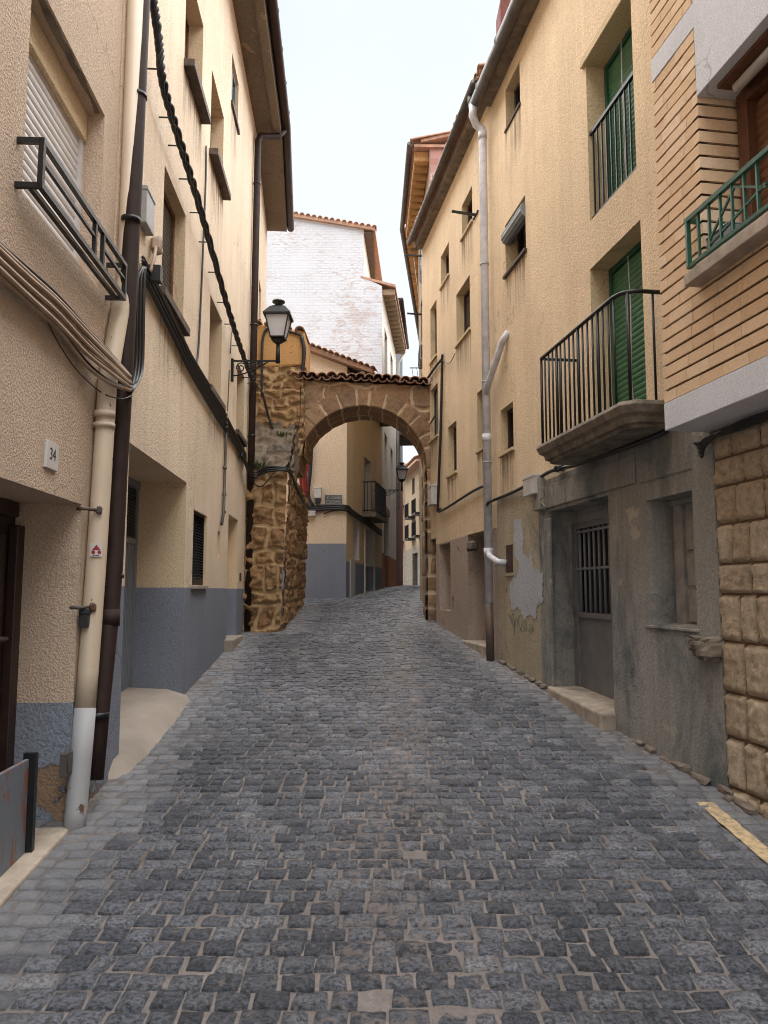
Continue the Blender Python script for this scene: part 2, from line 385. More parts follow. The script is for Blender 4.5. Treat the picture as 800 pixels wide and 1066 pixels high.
def window(W, op, house, kind='glass', frame='wood', sill=None, inset=.03, slat='brown_slat', drop=1.0, label=None):
    a, b, c, d, dep = op[:5]; o = -dep+.002
    f = MB(); t = .05
    for x0, x1, z0, z1 in ((a, a+t, c, d), (b-t, b, c, d), (a+t, b-t, c, c+t), (a+t, b-t, d-t, d)):
        f.wbox(W, x0, x1, z0, z1, o, o+.05)
    if kind == 'glass' and b-a > .5: f.wbox(W, (a+b)/2-.03, (a+b)/2+.03, c+t, d-t, o, o+.045)
    w = f.build('window', frame, house)
    if label: w['label'] = label
    if kind == 'glass' or drop < 1:
        g = MB().wbox(W, a+t, b-t, c+t, d-t, o+.005, o+.02); g.build('pane', 'glass', w)
    if kind == 'shutter':
        m = MB(); slats(m, W, a+t, b-t, d-t-(d-c-2*t)*drop, d-t, o+.03, .048)
        m.wbox(W, a+t, b-t, c+t if drop == 1 else d-t-(d-c-2*t)*drop, d-t, o, o+.022)
        m.build('shutter', slat, w)
    if sill:
        s_, ov, th, mat = sill; m = MB()
        m.wbox(W, a-ov, b+ov, c-th, c+.004, -dep+.06, s_); m.build('sill', mat, w, .006)
        drips(W, a-ov, b+ov, c-th, .75, w)
    return w

def clamp_ring(m, p, r): m.tube([p-Vector((0, 0, .012)), p+Vector((0, 0, .012))], r, 12)
def bez(pts, n=6):              # Catmull-Rom
    pts = [Vector(p) for p in pts]; out = []
    P = [pts[0]*2-pts[1]]+pts+[pts[-1]*2-pts[-2]]
    for i in range(1, len(P)-2):
        for j in range(n):
            t = j/n; a, b, c, d = P[i-1:i+3]
            out.append(.5*((2*b)+(c-a)*t+(2*a-5*b+4*c-d)*t*t+(3*b-a-3*c+d)*t**3))
    out.append(pts[-1]); return out

# ------------------------------------------------------------------ displaced masonry
def rows_field(width, height, rh, lw, seed, jit=.35):
    rnd = random.Random(seed); rows = []; z = 0
    while z < height:
        h = rh*rnd.uniform(1-jit, 1+jit); x = -rnd.uniform(0, lw); js = [x]
        while x < width: x += lw*rnd.uniform(1-jit, 1+jit*1.3); js.append(x)
        rows.append((z, z+h, js)); z += h
    return rows
def field_at(rows, a, b, seed, warp=.05, freq=2.5):
    n = noise.noise_vector(Vector((a*freq, b*freq, seed*3.1))); a += n.x*warp; b += n.y*warp
    n = noise.noise_vector(Vector((a*freq*3, b*freq*3, seed*1.7))); a += n.x*warp*.3; b += n.y*warp*.3
    for i, (z0, z1, js) in enumerate(rows):
        if b < z1 or i == len(rows)-1:
            for j in range(len(js)-1):
                if a < js[j+1] or j == len(js)-2:
                    d = min(b-z0, z1-b, a-js[j], js[j+1]-a)
                    return d, random.Random(i*131+j*7+seed).random()
def stone_sheet(m, attr, fn, na, nb, w, h, rows, seed, amp=.03, joint=.02, rough=.02, warp=.05, irregular=False):
    """fn(a,b)->(point, normal)"""
    base = len(m.v); vs = []
    for j in range(nb+1):
        for i in range(na+1):
            a, b = w*i/na, h*j/nb; p, nr = fn(a, b); d, r = field_at(rows, a, b, seed, warp)
            jn = joint*(.35+1.3*max(0, min(1, .5+noise.noise(Vector((a*2.3, b*2.3, seed+40)))*1.1))) if irregular else joint
            k_ = max(0, min(1, (d-jn)/(joint*1.1))); k_ = k_*k_*(3-2*k_)
            q = noise.fractal(Vector((a*7, b*7, seed)), 1.0, 2.0, 4)
            e = k_*amp*(.6+.8*r)+q*rough*(.35+.65*k_)
            vs.append(Vector(p)+Vector(nr)*e); attr.append((k_, r, 0))
    fs = [(j*(na+1)+i, j*(na+1)+i+1, (j+1)*(na+1)+i+1, (j+1)*(na+1)+i) for j in range(nb) for i in range(na)]
    m.add(vs, fs, 0, True)
def build_stone(m, attr, name, mat, parent):
    attr = attr+[(1, .5, 0)]*(len(m.v)-len(attr))
    o = m.build(name, mat, parent, recalc=False)
    at = o.data.attributes.new('stone', 'FLOAT_VECTOR', 'POINT')
    at.data.foreach_set('vector', [x for t in attr for x in t]); return o

def barrel(m, p, d, r0, r1, th=.018, cup=False, n=8):
    p, d = Vector(p), Vector(d); side = Vector((d.y, -d.x, 0)).normalized(); up = side.cross(d).normalized()
    if up.z < 0: up = -up
    vs = []
    for (q, r) in ((p, r0), (p+d, r1)):
        for rr in (r, r-th):
            for i in range(n+1):
                t = math.pi*i/n; vs.append(q+side*math.cos(t)*rr+up*math.sin(t)*rr*(-1 if cup else 1)*.8)
    k_ = n+1; fs = []
    for i in range(n):
        fs += [(i, i+1, 2*k_+i+1, 2*k_+i), (k_+i, 3*k_+i, 3*k_+i+1, k_+i+1), (i, k_+i, k_+i+1, i+1), (2*k_+i, 2*k_+i+1, 3*k_+i+1, 3*k_+i)]
    fs += [(0, 2*k_, 3*k_, k_), (n, k_+n, 3*k_+n, 2*k_+n)]
    m.add(vs, fs, 0, True)
# ================================================================== STREET
def xl(y):
    if y < 11.4: return -1.46-.057*y
    if y < 16: return -1.55-.03*(y-11.7)
    if y < 17.6: return -2.6
    return -.86+.15*(y-17.5)
def xr(y):
    if y < 13.7: return 2.738-.15*y
    if y < 17: return .95
    return min(.9+.1*(y-17), 2.0)
m = MB(); attr_w = []
def quad_sheet(y0, y1, dx, dy, x0, x1, mi):
    nx, ny = int((x1-x0)/dx), int((y1-y0)/dy)
    vs = []
    for j in range(ny+1):
        for i in range(nx+1):
            x, y = x0+(x1-x0)*i/nx, y0+(y1-y0)*j/ny
            nn = noise.fractal(Vector((x*3.2, y*3.2, 5)), 1., 2., 5)+.8*noise.fractal(Vector((x*19, y*19, 2)), .8, 2., 3)
            mid = math.exp(-((x+.05-.03*y+noise.noise(Vector((y*.6, 3, 1)))*.25)/.33)**2)
            e = -.011+nn*.006+mid*.0055*(.6+noise.noise(Vector((x*1.5, y*1.1, 9))))
            edge = min(x-xl(y), xr(y)-x)
            if edge < .5: e += .007*(1-max(edge, 0)/.5)
            vs.append((x, y, gz(y)+e)); attr_w.append((0, 0, 0))
    m.add(vs, [(j*(nx+1)+i, j*(nx+1)+i+1, (j+1)*(nx+1)+i+1, (j+1)*(nx+1)+i) for j in range(ny) for i in range(nx)], mi, True)
quad_sheet(-8, 1.5, .25, .25, -4, 5, 1)
quad_sheet(1.5, 8, .028, .028, -2.3, 2.6, 1)
quad_sheet(8, 18, .06, .06, -3.2, 2.2, 1)
quad_sheet(18, 60, .3, .4, -4, 6, 1)
GR = {7: (-1, -.95, -.6, -.2, .2, .6, .95, 1), 5: (-1, -.94, -.35, .35, .94, 1), 4: (-1, -.93, 0, .93, 1), 3: (-1, -.92, .92, 1)}
rnd = random.Random(3); y = .4
while y < 42:
    near = y < 7.5; h = rnd.uniform(.097, .112) if y < 20 else .15
    x = xl(y)-.1-rnd.uniform(0, .15); xe = xr(y)+.12
    while x < xe:
        w = rnd.uniform(.10, .142) if rnd.random() > .12 else rnd.uniform(.075, .098)
        edge = min(x+w/2-xl(y), xr(y)-x-w/2); slabby = edge < .42
        if slabby and rnd.random() < .5: w *= 1.35
        mid = math.exp(-((x+w/2+.05-.03*y)/.3)**2)
        if mid > .55 and rnd.random() < .012: x += w; continue
        g = .004 if slabby else rnd.uniform(.004, .013)
        nx, ny = (7, 5) if y < 5.5 else (5, 5) if near else (4, 3) if y < 14 else (3, 3)
        cx, cy = x+w/2, y+h/2+rnd.uniform(-.006, .006); hw, hh = w/2-g/2, h/2-g/2
        sk = [rnd.uniform(-.008, .008) for _ in range(8)]; lift = rnd.gauss(0, .0025)
        tx, ty = rnd.uniform(-.02, .02), rnd.uniform(-.02, .02)
        wear = max(0, 1-max(edge-.1, 0)/.55)+rnd.uniform(-.15, .15)
        wl = wear if edge < .75 else rnd.uniform(-.2, .25)
        vs = []; so = rnd.uniform(0, 100)
        for j in range(ny+1):
            for i in range(nx+1):
                a, b = GR[nx][i], GR[ny][j]
                a2, b2 = a, b
                r_ = 1-.035*(a2*a2*b2*b2)**2
                px = a2*hw*r_+.25*((1-a)*(1-b)*sk[0]+(1+a)*(1-b)*sk[1]+(1+a)*(1+b)*sk[2]+(1-a)*(1+b)*sk[3])
                py = b2*hh*r_+.25*((1-a)*(1-b)*sk[4]+(1+a)*(1-b)*sk[5]+(1+a)*(1+b)*sk[6]+(1-a)*(1+b)*sk[7])
                X, Y = cx+px, cy+py
                q = noise.fractal(Vector((X*26, Y*26, so)), .9, 2., 4)*(.0035 if slabby else .0065)
                if max(abs(a), abs(b)) > .999: z = -.03; 
                else: z = (.001 if slabby else .004)*(1-a2**6)*(1-b2**6)+q+lift+tx*px+ty*py-(.003 if max(abs(a2), abs(b2)) > .8 else 0)
                vs.append((X, Y, gz(Y)+z)); attr_w.append((wl, mid, 0))
        m.add(vs, [(j*(nx+1)+i, j*(nx+1)+i+1, (j+1)*(nx+1)+i+1, (j+1)*(nx+1)+i) for j in range(ny) for i in range(nx)], 0, near)
        x += w
    y += h
st = structure(m.build('cobbled_street', ['sett', 'mortar'], recalc=False))
at = st.data.attributes.new('wear', 'FLOAT_VECTOR', 'POINT'); at.data.foreach_set('vector', [c for t in attr_w for c in t])
m = MB(); m.add([(-400, -400, -1.2), (400, -400, -1.2), (400, 400, -1.2), (-400, 400, -1.2)], [(0, 1, 2, 3)])
structure(m.build('ground', 'dirt'))
# yellow line at the right edge
m = MB(); a0, a1 = Vector((1.84, 4.56)), Vector((1.86, 2.2)); n_ = 40
vs = []
for i in range(n_+1):
    p = a0.lerp(a1, i/n_); w = .046+noise.noise(Vector((i*.7, 0, 0)))*.012
    for q in (-w, w): vs.append((p.x+q, p.y, gz(p.y)+.0062))
m.add(vs, [(2*i, 2*i+1, 2*i+3, 2*i+2) for i in range(n_)])
structure(m.build('road_marking', 'yellow'))

# broken rubble strip where the walls meet the setts
m = MB(); rnd = random.Random(11)
def lump(m, c, sx, sy, sz, seed, mi=0, n1=7, n2=5):
    vs = []
    for j in range(n2+1):
        for i in range(n1):
            t, p_ = 2*math.pi*i/n1, math.pi*(j/n2-.5)
            d = Vector((math.cos(t)*math.cos(p_), math.sin(t)*math.cos(p_), math.sin(p_)))
            d2 = Vector([math.copysign(abs(q)**.6, q) for q in d]); k_ = 1+.35*noise.noise(d*1.3+Vector((seed*3.7, 0, 0)))+(.16*noise.fractal(d*3+Vector((seed, 0, 0)), .9, 2., 4) if n1 > 7 else 0)
            vs.append(Vector(c)+Vector((d2.x*sx, d2.y*sy, d2.z*sz))*k_)
    m.add(vs, [(j*n1+i, j*n1+(i+1) % n1, (j+1)*n1+(i+1) % n1, (j+1)*n1+i) for j in range(n2) for i in range(n1)], mi)
for W, a0, a1, sg in ((WR, 1.5, 6.0, 1), (WR, 7.6, 9.2, 1)):
    a = a0
    while a < a1:
        l = rnd.uniform(.05, .13); p = W.P(a, 0, rnd.uniform(-.005, .03)); p.z = gz(p.y)+rnd.uniform(-.02, .02)
        lump(m, p, rnd.uniform(.02, .04), l, rnd.uniform(.015, .032), rnd.random()*50); a += l*rnd.uniform(1.1, 2.4)
structure(m.build('rubble_edge', 'dirt'), 'stuff')

# ================================================================== LEFT, NEAREST HOUSE
H1 = thing('house', 'pinkish roughcast house at the left edge with white roller shutter and black window rail', 'house', WL.P(2, gz(2)-EYE))
wz = WL.at(110, 115); SB = WL.at(20, 197)[1]
w1 = (3.34, 4.45, SB, 2.90, .17); d1 = (2.5, 4.31, -1.7, .485, .36)
facade(WL, -2.5, 4.72, [('dado', 'dado_worn', -2.5, -.61), ('wall', 'plaster_pink', -.61, 9.0)], [w1, d1], H1)
w = window(WL, w1, H1, 'shutter', 'white_slat', None, slat='white_slat')
m = MB(); m.wbox(WL, 3.345, 4.445, 2.72, 2.898, -.16, -.10); m.build('shutter_box', 'reveal_cream', w, .004)
m = MB(); vs = []
for i in range(13):
    s_ = 3.36+1.06*i/12; vs += [WL.P(s_, 2.893, -.045+random.uniform(-.01, .01)), WL.P(s_, 2.893, -.01+random.uniform(-.012, .006))]
m.add(vs, [(2*i, 2*i+1, 2*i+3, 2*i+2) for i in range(12)]); m.build('soffit_strip', 'lintel', w)  # ragged dark brown strip along the underside of the window head
# window rail: four posts, three lengthwise bars
m = MB(); o = .11; sa, sb = 3.27, 4.60
zt, zb = WL.at(40, 140, o)[1], WL.at(37, 186, o)[1]; zm = zt-.09
for z in (zt, zb): m.bar(WL.P(sa-.012, z, o), WL.P(sb+.012, z, o), .026)
m.bar(WL.P(sa, zb, o-.05), WL.P(sb, zb, o-.05), .022)
for s_ in (sa, sb):
    for z in (zt, zb): m.bar(WL.P(s_, z, -.03), WL.P(s_, z, o), .024)
    m.bar(WL.P(s_, zb, o), WL.P(s_, zt, o), .024)
m.bar(WL.P(sa, zm, o), WL.P(4.02, zm, o), .016); m.bar(WL.P(4.16, zm, o), WL.P(sb, zm, o), .016)
for s_ in (4.02, 4.16): m.bar(WL.P(s_, zb, o), WL.P(s_, zt, o), .022)
m.build('window_rail', 'black_metal', H1)
# door
m = MB(); m.wbox(WL, 2.5, 4.31, -1.7, .485, -.42, -.355); m.wbox(WL, 4.22, 4.308, -1.7, .36, -.355, -.30); m.wbox(WL, 2.5, 4.22, .40, .483, -.355, -.30)
for z in (-1.0, -.3): m.wbox(WL, 3.4, 4.15, z, z+.6, -.356, -.335)
dr = m.build('door', 'dark_wood', H1, .008)
m = MB(); m.tube([WL.P(4.08, -.25, -.335), WL.P(4.08, -.25, -.28), WL.P(3.97, -.25, -.28)], .012); m.build('handle', 'zinc', dr)
m = MB(); m.wbox(WL, 2.4, 3.86, -1.5, -.815, -.07, -.05); bp = m.build('flood_board', 'gate_peel', H1, .004)
bp['label'] = 'peeling grey board across the foot of the doorway'
m = MB(); m.wbox(WL, 3.862, 3.895, -1.3, -.79, -.08, -.02); m.build('post', 'black_metal', bp)
m = MB(); m.hexa([WL.P(1.0, -1.75, -.3), WL.P(4.2, -1.75, -.3), WL.P(4.2, -1.75, .06), WL.P(1.0, -1.75, .09), WL.P(1.0, -1.42, -.3), WL.P(4.2, -1.235, -.3), WL.P(4.2, -1.235, .05), WL.P(1.0, -1.44, .08)])
m.build('doorstep', 'step_stone', H1, .012)
m = MB(); m.wbox(WL, -2.5, 4.72, 9.0, 9.15, -.7, .5); m.build('eave', 'soffit', H1)
# cream drainpipe on the house end
def pipe(name, mat, pts, r, house, clamps=(), cm='zinc', collars=(), n=16):
    o = MB().tube(pts, r, n).build(name, mat, house)
    if clamps:
        for p in clamps: m = MB(); clamp_ring(m, p, r*1.14); m.build('clamp', cm, o)
    if collars:
        for p in collars: MB().tube([p-Vector((0, 0, .05)), p+Vector((0, 0, .05))], r*1.12, 16).build('collar', mat, o)
    return o
CP = [WL.P(4.80, 7.9, .06), WL.P(4.80, 2.0, .06)]+[WL.Q(u, v, .06) for u, v in ((112, 400), (106, 500), (99.5, 600), (92, 700), (89, 737))]
m = MB().tube(CP, .056, 18).build('drainpipe', 'cream_pipe', H1)
m['label'] = 'cream pipe with rust spots, white at its foot'
m2 = MB().tube([CP[-1], WL.Q(84.5, 790, .06), WL.Q(79.3, 846, .062), WL.Q(77, 870, .062)], .0575, 18).build('pipe_foot', 'white_pipe', m)
m3 = MB(); c0 = WL.Q(108.5, 443, .06); clamp_ring(m3, c0, .064); m3.tube([c0+Vector((0, 0, .05)), c0+Vector((0, 0, .085))], .061, 18); m3.build('clamp', 'cream_pipe', m)
for u, v in ((103, 532), (96.5, 632)):
    z = WL.at(u, v, .06)[1]; p_ = WL.Q(u, v, .06); q_ = p_-.13*Vector((WL.t[0], WL.t[1], 0)); nn_ = Vector((WL.n[0], WL.n[1], 0))
    m3 = MB(); m3.tube([q_-nn_*.08, q_-nn_*.03, p_-.055*Vector((WL.t[0], WL.t[1], 0))], .010); lump(m3, p_-.055*Vector((WL.t[0], WL.t[1], 0))+nn_*.02, .016, .016, .024, z); m3.build('bracket', 'rust_pipe', m)
m = MB().wbox(WL, 4.72, 4.96, -2.5, 9.0, -.1, .012); m.build('pilaster_strip', 'plaster_pink', H1, .004)
m = MB().hexa([WL.P(4.46, -2.5, -.1), WL.P(4.962, -2.5, -.1), WL.P(4.962, -2.5, .016), WL.P(4.46, -2.5, .016), WL.P(4.66, -.63, -.1), WL.P(4.962, -.63, -.1), WL.P(4.962, -.63, .016), WL.P(4.66, -.63, .016)]); m.build('dado', 'dado_worn', H1)

# ================================================================== LEFT, LONG HOUSE
H2 = thing('house', 'long cream rendered house on the left with grey-blue base and brown drainpipes', 'house', WL.P(8.5, gz(8.5)-EYE))
OP2 = {'door': (5.24, 7.24, -1.4, 1.02, .46), 'vent': (7.62, 8.40, .055, .81, .12), 'niche': (9.14, 9.35, .40, .71, .06),
       'door3': (10.0, 10.93, -1.3, 1.0, .14), 'w3': (6.0, 6.87, 2.42, 3.48, .15), 'w4': (8.27, 9.13, 2.24, 3.28, .2),
       'w1': (6.62, 7.48, 4.86, 5.86, .2), 'w5': (8.03, 8.92, 4.82, 5.78, .2), 'w6': (9.47, 10.12, 6.38, 7.05, .09),
       'w7': (10.55, 11.35, 2.22, 3.2, .16), 'n2': (11.5, 11.62, 1.35, 1.62, .05), 'n3': (11.5, 11.62, 1.95, 2.2, .05)}
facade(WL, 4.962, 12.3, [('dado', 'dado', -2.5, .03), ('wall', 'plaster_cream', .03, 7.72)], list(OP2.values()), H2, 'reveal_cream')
WL2 = Wall(*( -1.46-.057*12.28, -.1, 1), y0=12.28)
w9 = (1.3, 1.9, 4.9, 5.7, .15)
facade(WL2, 0, 3.6, [('wall', 'plaster_cream', -2.5, 7.72)], [w9], H2, 'reveal_cream', back=.5)
SL = (.055, .08, .07, 'sill_brown')
window(WL, OP2['w3'], H2, 'shutter', 'wood', SL, slat='dark_slat')
window(WL, OP2['w4'], H2, 'shutter', 'wood', SL, slat='dark_slat')
window(WL, OP2['w1'], H2, 'shutter', 'wood', (.10, .02, .07, 'sill_brown'), slat='brown_slat')
window(WL, OP2['w5'], H2, 'shutter', 'wood', (.10, .06, .07, 'sill_brown'), slat='brown_slat')
window(WL, OP2['w6'], H2, 'glass', 'grey_slat', (.03, .02, .06, 'sill_brown'))
window(WL, OP2['w7'], H2, 'shutter', 'wood', SL, slat='dark_slat')
window(WL2, w9, H2, 'glass', 'wood', SL)
# louvred vent
m = MB(); a, b, c, d, dep = OP2['vent']
for x0, x1, z0, z1 in ((a, a+.03, c, d), (b-.03, b, c, d), (a, b, d-.03, d), (a, b, c, c+.07)): m.wbox(WL, x0, x1, z0, z1, -.11, -.03)
v = m.build('ventilation_grille', 'brown_metal', H2)
m = MB(); n_ = 22
for i in range(n_):
    z = c+.08+(d-c-.12)*i/n_; m.add([WL.P(a+.03, z, -.03), WL.P(b-.03, z, -.03), WL.P(b-.03, z+.035, -.085), WL.P(a+.03, z+.035, -.085)], [(0, 1, 2, 3)])
m.wbox(WL, a+.03, b-.03, c+.07, d-.03, -.118, -.1); m.build('louvre', 'box_dark', v)
MB().wbox(WL, a-.05, b+.02, c-.035, c-.002, -.02, .03).build('sill', 'step_stone', v, .004)
MB().wbox(WL, 9.14, 9.35, .40, .71, -.10, -.055).build('niche_panel', 'cream_pipe', H2)
# garage-like door
a, b, c, d, dep = OP2['door']
m = MB(); m.wbox(WL, a, b, -1.4, .98, -.52, -.465)
for i in range(40): s_ = a+.05+(b-a-.1)*i/40; m.wbox(WL, s_, s_+.024, -1.35, .42, -.466, -.452)
for s_ in (a, b-.06): m.wbox(WL, s_, s_+.06, -1.4, 1.0, -.466, -.44)
m.wbox(WL, a, b, .43, .48, -.466, -.44); m.wbox(WL, a, b, .95, 1.01, -.466, -.43)
dr = m.build('door', 'door_grey', H2)
m = MB()
for i in range(14): z = .49+.45*i/14; m.add([WL.P(a+.06, z, -.442), WL.P(b-.06, z, -.442), WL.P(b-.06, z+.03, -.46), WL.P(a+.06, z+.03, -.46)], [(0, 1, 2, 3)])
m.build('fanlight_louvre', 'box_dark', dr)
MB().wbox(WL, a+.9, a+1.02, -.2, -.05, -.452, -.43).build('handle', 'zinc', dr)
m = MB(); n_ = 10; vs = []
for i in range(n_+1):
    s_ = 4.86+2.5*i/n_; y_ = WL.P(s_, 0).y; g = gz(y_)
    z = -EYE+g
    for j, (o_, h_) in enumerate(((-.5, .13), (-.1, .11), (.06, .06), (.10+.08*math.sin(math.pi*i/n_), -.05))):
        vs.append(WL.P(s_, z+(h_ if 0 < i < n_ else -.06)+noise.noise(Vector((i, j, 4)))*.012, o_+noise.noise(Vector((i*.8, j, 1)))*.015))
m.add(vs, [(i*4+j, i*4+j+1, (i+1)*4+j+1, (i+1)*4+j) for i in range(n_) for j in range(3)], 0, True); m.build('threshold_ramp', 'ramp', H2)
# recessed narrow door
a, b, c, d, dep = OP2['door3']
m = MB(); m.wbox(WL, a, b, .03, d, -.2, -.142); m.build('blocked_doorway', 'reveal_cream', H2)
m = MB(); m.wbox(WL, a, b, c, .03, -.2, -.14); m.build('dado', 'dado', H2)
MB().wbox(WL, 9.85, 10.95, -1.4, -.62, -.14, .10).build('doorstep', 'ramp', H2, .015)
MB().wbox(WL, 11.2, 11.28, .14, .26, 0, .02).build('bell_push', 'box_dark', H2)
# eave slab with gutter
m = MB(); m.wbox(WL, 4.9, 12.3, 7.72, 7.9, -.7, .42); m.wbox(WL, 4.9, 12.3, 7.66, 7.72, .30, .42)
m.hexa([WL.P(12.3, 7.72, -.7), WL2.P(3.6, 7.72, -.7), WL2.P(3.6, 7.72, .42), WL.P(12.3, 7.72, .42), WL.P(12.3, 7.9, -.7), WL2.P(3.6, 7.9, -.7), WL2.P(3.6, 7.9, .42), WL.P(12.3, 7.9, .42)])
ev = m.build('eave', 'soffit', H2)
pg = [WL.P(4.9, 7.86, .5), WL.P(12.3, 7.84, .5), WL2.P(3.65, 7.82, .5)]
m = MB(); m.tube(pg, .078, 14)
for s_ in [5.2+.75*i for i in range(10)]: m.tube([WL.P(s_-.01, 7.86, .5), WL.P(s_+.01, 7.86, .5)], .085, 14)
m.build('gutter', 'brown_metal', ev)
m = MB(); m.hexa([WL.P(4.9, 7.9, -.7), WL.P(12.3, 7.9, -.7), WL.P(12.3, 7.9, .42), WL.P(4.9, 7.9, .42), WL.P(4.9, 8.7, -4), WL.P(12.3, 8.7, -4), WL.P(12.3, 7.96, .42), WL.P(4.9, 7.96, .42)]); m.build('roof', 'tiles', H2)
# brown drainpipes: near one and the one by the stone pier
zf = -1.05
BP = lambda u, v: WL.Q(u, v, .09)
pipe('drainpipe', 'brown_metal', [WL.P(5.07, 7.8, .45), WL.P(5.07, 7.6, .16), WL.P(5.06, 7.4, .09), BP(148, 0), BP(139, 200), BP(129, 400), BP(123, 500), BP(118.5, 590), BP(114, 645), BP(105, 730), BP(97.5, 812)], .055, H2,
     [BP(143.5, 100), BP(136.5, 229), BP(118.5, 600), BP(102, 744)], 'black_metal', [BP(114, 643)])
pipe('drainpipe', 'brown_metal', [WL.P(12.33, 7.84, .5), WL.P(12.25, 7.62, .36), WL.P(12.05, 7.5, .1), WL.P(11.95, 7.35, .07), WL.P(11.72, -.6, .07)], .055, H2,
     [WL.P(11.95-.23*(7.35-z)/7.95, z, .07) for z in (6.6, 4.2, 2.4, .3)], 'black_metal')

# ================================================================== ARCH WITH PIER AND ABUTMENT
AR = thing('stone_arch', 'old stone arch across the street with clay tile coping and rubble pier', 'arch', (-.4, 13, gz(13)))
YF, YB = 13.0, 14.12; CX, ZS, RI = -.37, 2.07+EYE, 1.11; RO = RI+.29; ZT = 3.62+EYE
m = MB(); A = []
# voussoir ring, front face
vw = []; t = 0; rnd = random.Random(5)
while t < math.pi: vw.append(t); t += rnd.uniform(.17, .27)
vw[-1] = math.pi
L_ = math.pi*1.25
rowsv = [(-1, 1, [x/math.pi*L_ for x in vw])]
def ring(a, b):
    th = math.pi*(1-a/L_); r = RI+b
    return (CX+math.cos(th)*r, YF, ZS+math.sin(th)*r), (0, -1, 0)
stone_sheet(m, A, ring, 150, 14, L_, RO-RI-.012, rowsv, 2, .026, .013, .012, .03)
def ringb(a, b):
    p, n = ring(a, b); return (p[0], YB, p[2]), (0, 1, 0)
stone_sheet(m, A, ringb, 80, 6, L_, RO-RI, rowsv, 2, .022, .012, .012, .02)
build_stone(m, A, 'voussoir_ring', 'arch_stone', AR)
# intrados, three courses deep
m = MB(); A = []
rowsi = [(i*.375, (i+1)*.375, [x/math.pi*L_ for x in vw]) for i in range(3)]
def intr(a, b):
    th = math.pi*(1-a/L_); return (CX+math.cos(th)*RI, YF+b, ZS+math.sin(th)*RI), (-math.cos(th), 0, -math.sin(th))
stone_sheet(m, A, intr, 110, 30, L_, YB-YF, rowsi, 3, .015, .012, .012, .02)
build_stone(m, A, 'intrados', 'arch_stone', AR)
# spandrel wall (front and back) above the ring
m = MB(); A = []
XA, XB = -1.62, .80
rows_s = rows_field(XB-XA, 2.2, .37, .42, 22, .5)
for yy, sg in ((YF+.012, -1), (YB-.012, 1)):
    na, nb = 110, 74; base = len(m.v); vs = []; keep = {}
    hh = ZT-ZS
    def fs_(a, b): return (XA+a, yy, ZS+b), (0, sg, 0)
    stone_sheet(m, A, fs_, na, nb, XB-XA, hh, rows_s, 9, .026, .016, .016, .10, True)
    # drop faces inside the ring
    nf = na*nb; fl = m.f[-nf:]; ms = m.mi[-nf:]; ss_ = m.sm[-nf:]; del m.f[-nf:]; del m.mi[-nf:]; del m.sm[-nf:]
    for f, mi, s_ in zip(fl, ms, ss_):
        if all(math.hypot(m.v[i][0]-CX, m.v[i][2]-ZS) < RO-.02 for i in f) or any(m.v[i][2] > ZT+.03-.05*(m.v[i][0]-XA) for i in f): continue
        m.f.append(f); m.mi.append(mi); m.sm.append(s_)
build_stone(m, A, 'spandrel_wall', 'arch_stone', AR)
m = MB(); m.box(XA, XB, YF+.03, YB-.03, ZT-.26, ZT-.19); m.build('core', 'arch_stone', AR)
# right jamb under the springing
m = MB(); A = []
rw = rows_field(3, 4, .3, .4, 31)
JX = .735
stone_sheet(m, A, lambda a, b: ((JX, YF+a, b+.8), (-1, 0, 0)), 30, 80, YB-YF, ZS-.8, rw, 4, .03, .018, .02)
stone_sheet(m, A, lambda a, b: ((JX+a, YF, b+.8), (0, -1, 0)), 14, 80, .3, ZS-.8, rw, 4, .02, .018, .02)
stone_sheet(m, A, lambda a, b: ((JX+a, YB, b+.8), (0, 1, 0)), 10, 60, .3, ZS-.8, rw, 4, .02, .018, .02)
build_stone(m, A, 'jamb', 'arch_stone', AR)
# pier: battered front, side facing the street, ledge, sloping cap
rp = rows_field(4.5, 4.5, .30, .40, 13, .55)
ZL = 1.87+EYE; m = MB(); A = []; zb = gz(11.7)-.15; hp = ZL-zb
def pf(a, b):
    f = b/hp; x0, x1 = -2.16, -1.57+.08*f; return (x0+(x1-x0)*a/.62, 11.68+.12*f, zb+b), (0, -1, .05)
stone_sheet(m, A, pf, 46, 170, .62, hp, rp, 8, .045, .02, .06, .10, True)
def ps(a, b):
    f = b/hp; return (-1.57+.08*f-.03*a, 11.68+.12*f+a, zb+b), (1, 0, .05)
stone_sheet(m, A, ps, 150, 130, 4.2, hp, rp, 14, .04, .02, .055, .10, True)
build_stone(m, A, 'pier', 'rubble', AR)
m = MB(); A = []
rc = rows_field(2, 3, .35, .5, 17)
def cap(a, b):                 # weathered slope from ledge back to the abutment
    f = b/1.5; return (-2.2+(.68)*a/.7, 11.75+1.2*f**.75, ZL+.95*f**1.25), (0, -.7, .7)
stone_sheet(m, A, cap, 36, 50, .7, 1.5, rc, 19, .05, .03, .06, .12)
def capside(a, b):
    f = b; return (-1.51+.015*a, 11.76+a, ZL+(.95*(a/1.2)**1.6)*f), (1, 0, .1)
stone_sheet(m, A, capside, 30, 14, 1.25, 1.0, rc, 22, .03, .03, .04, .1)
build_stone(m, A, 'pier_cap', 'rubble_grey', AR)
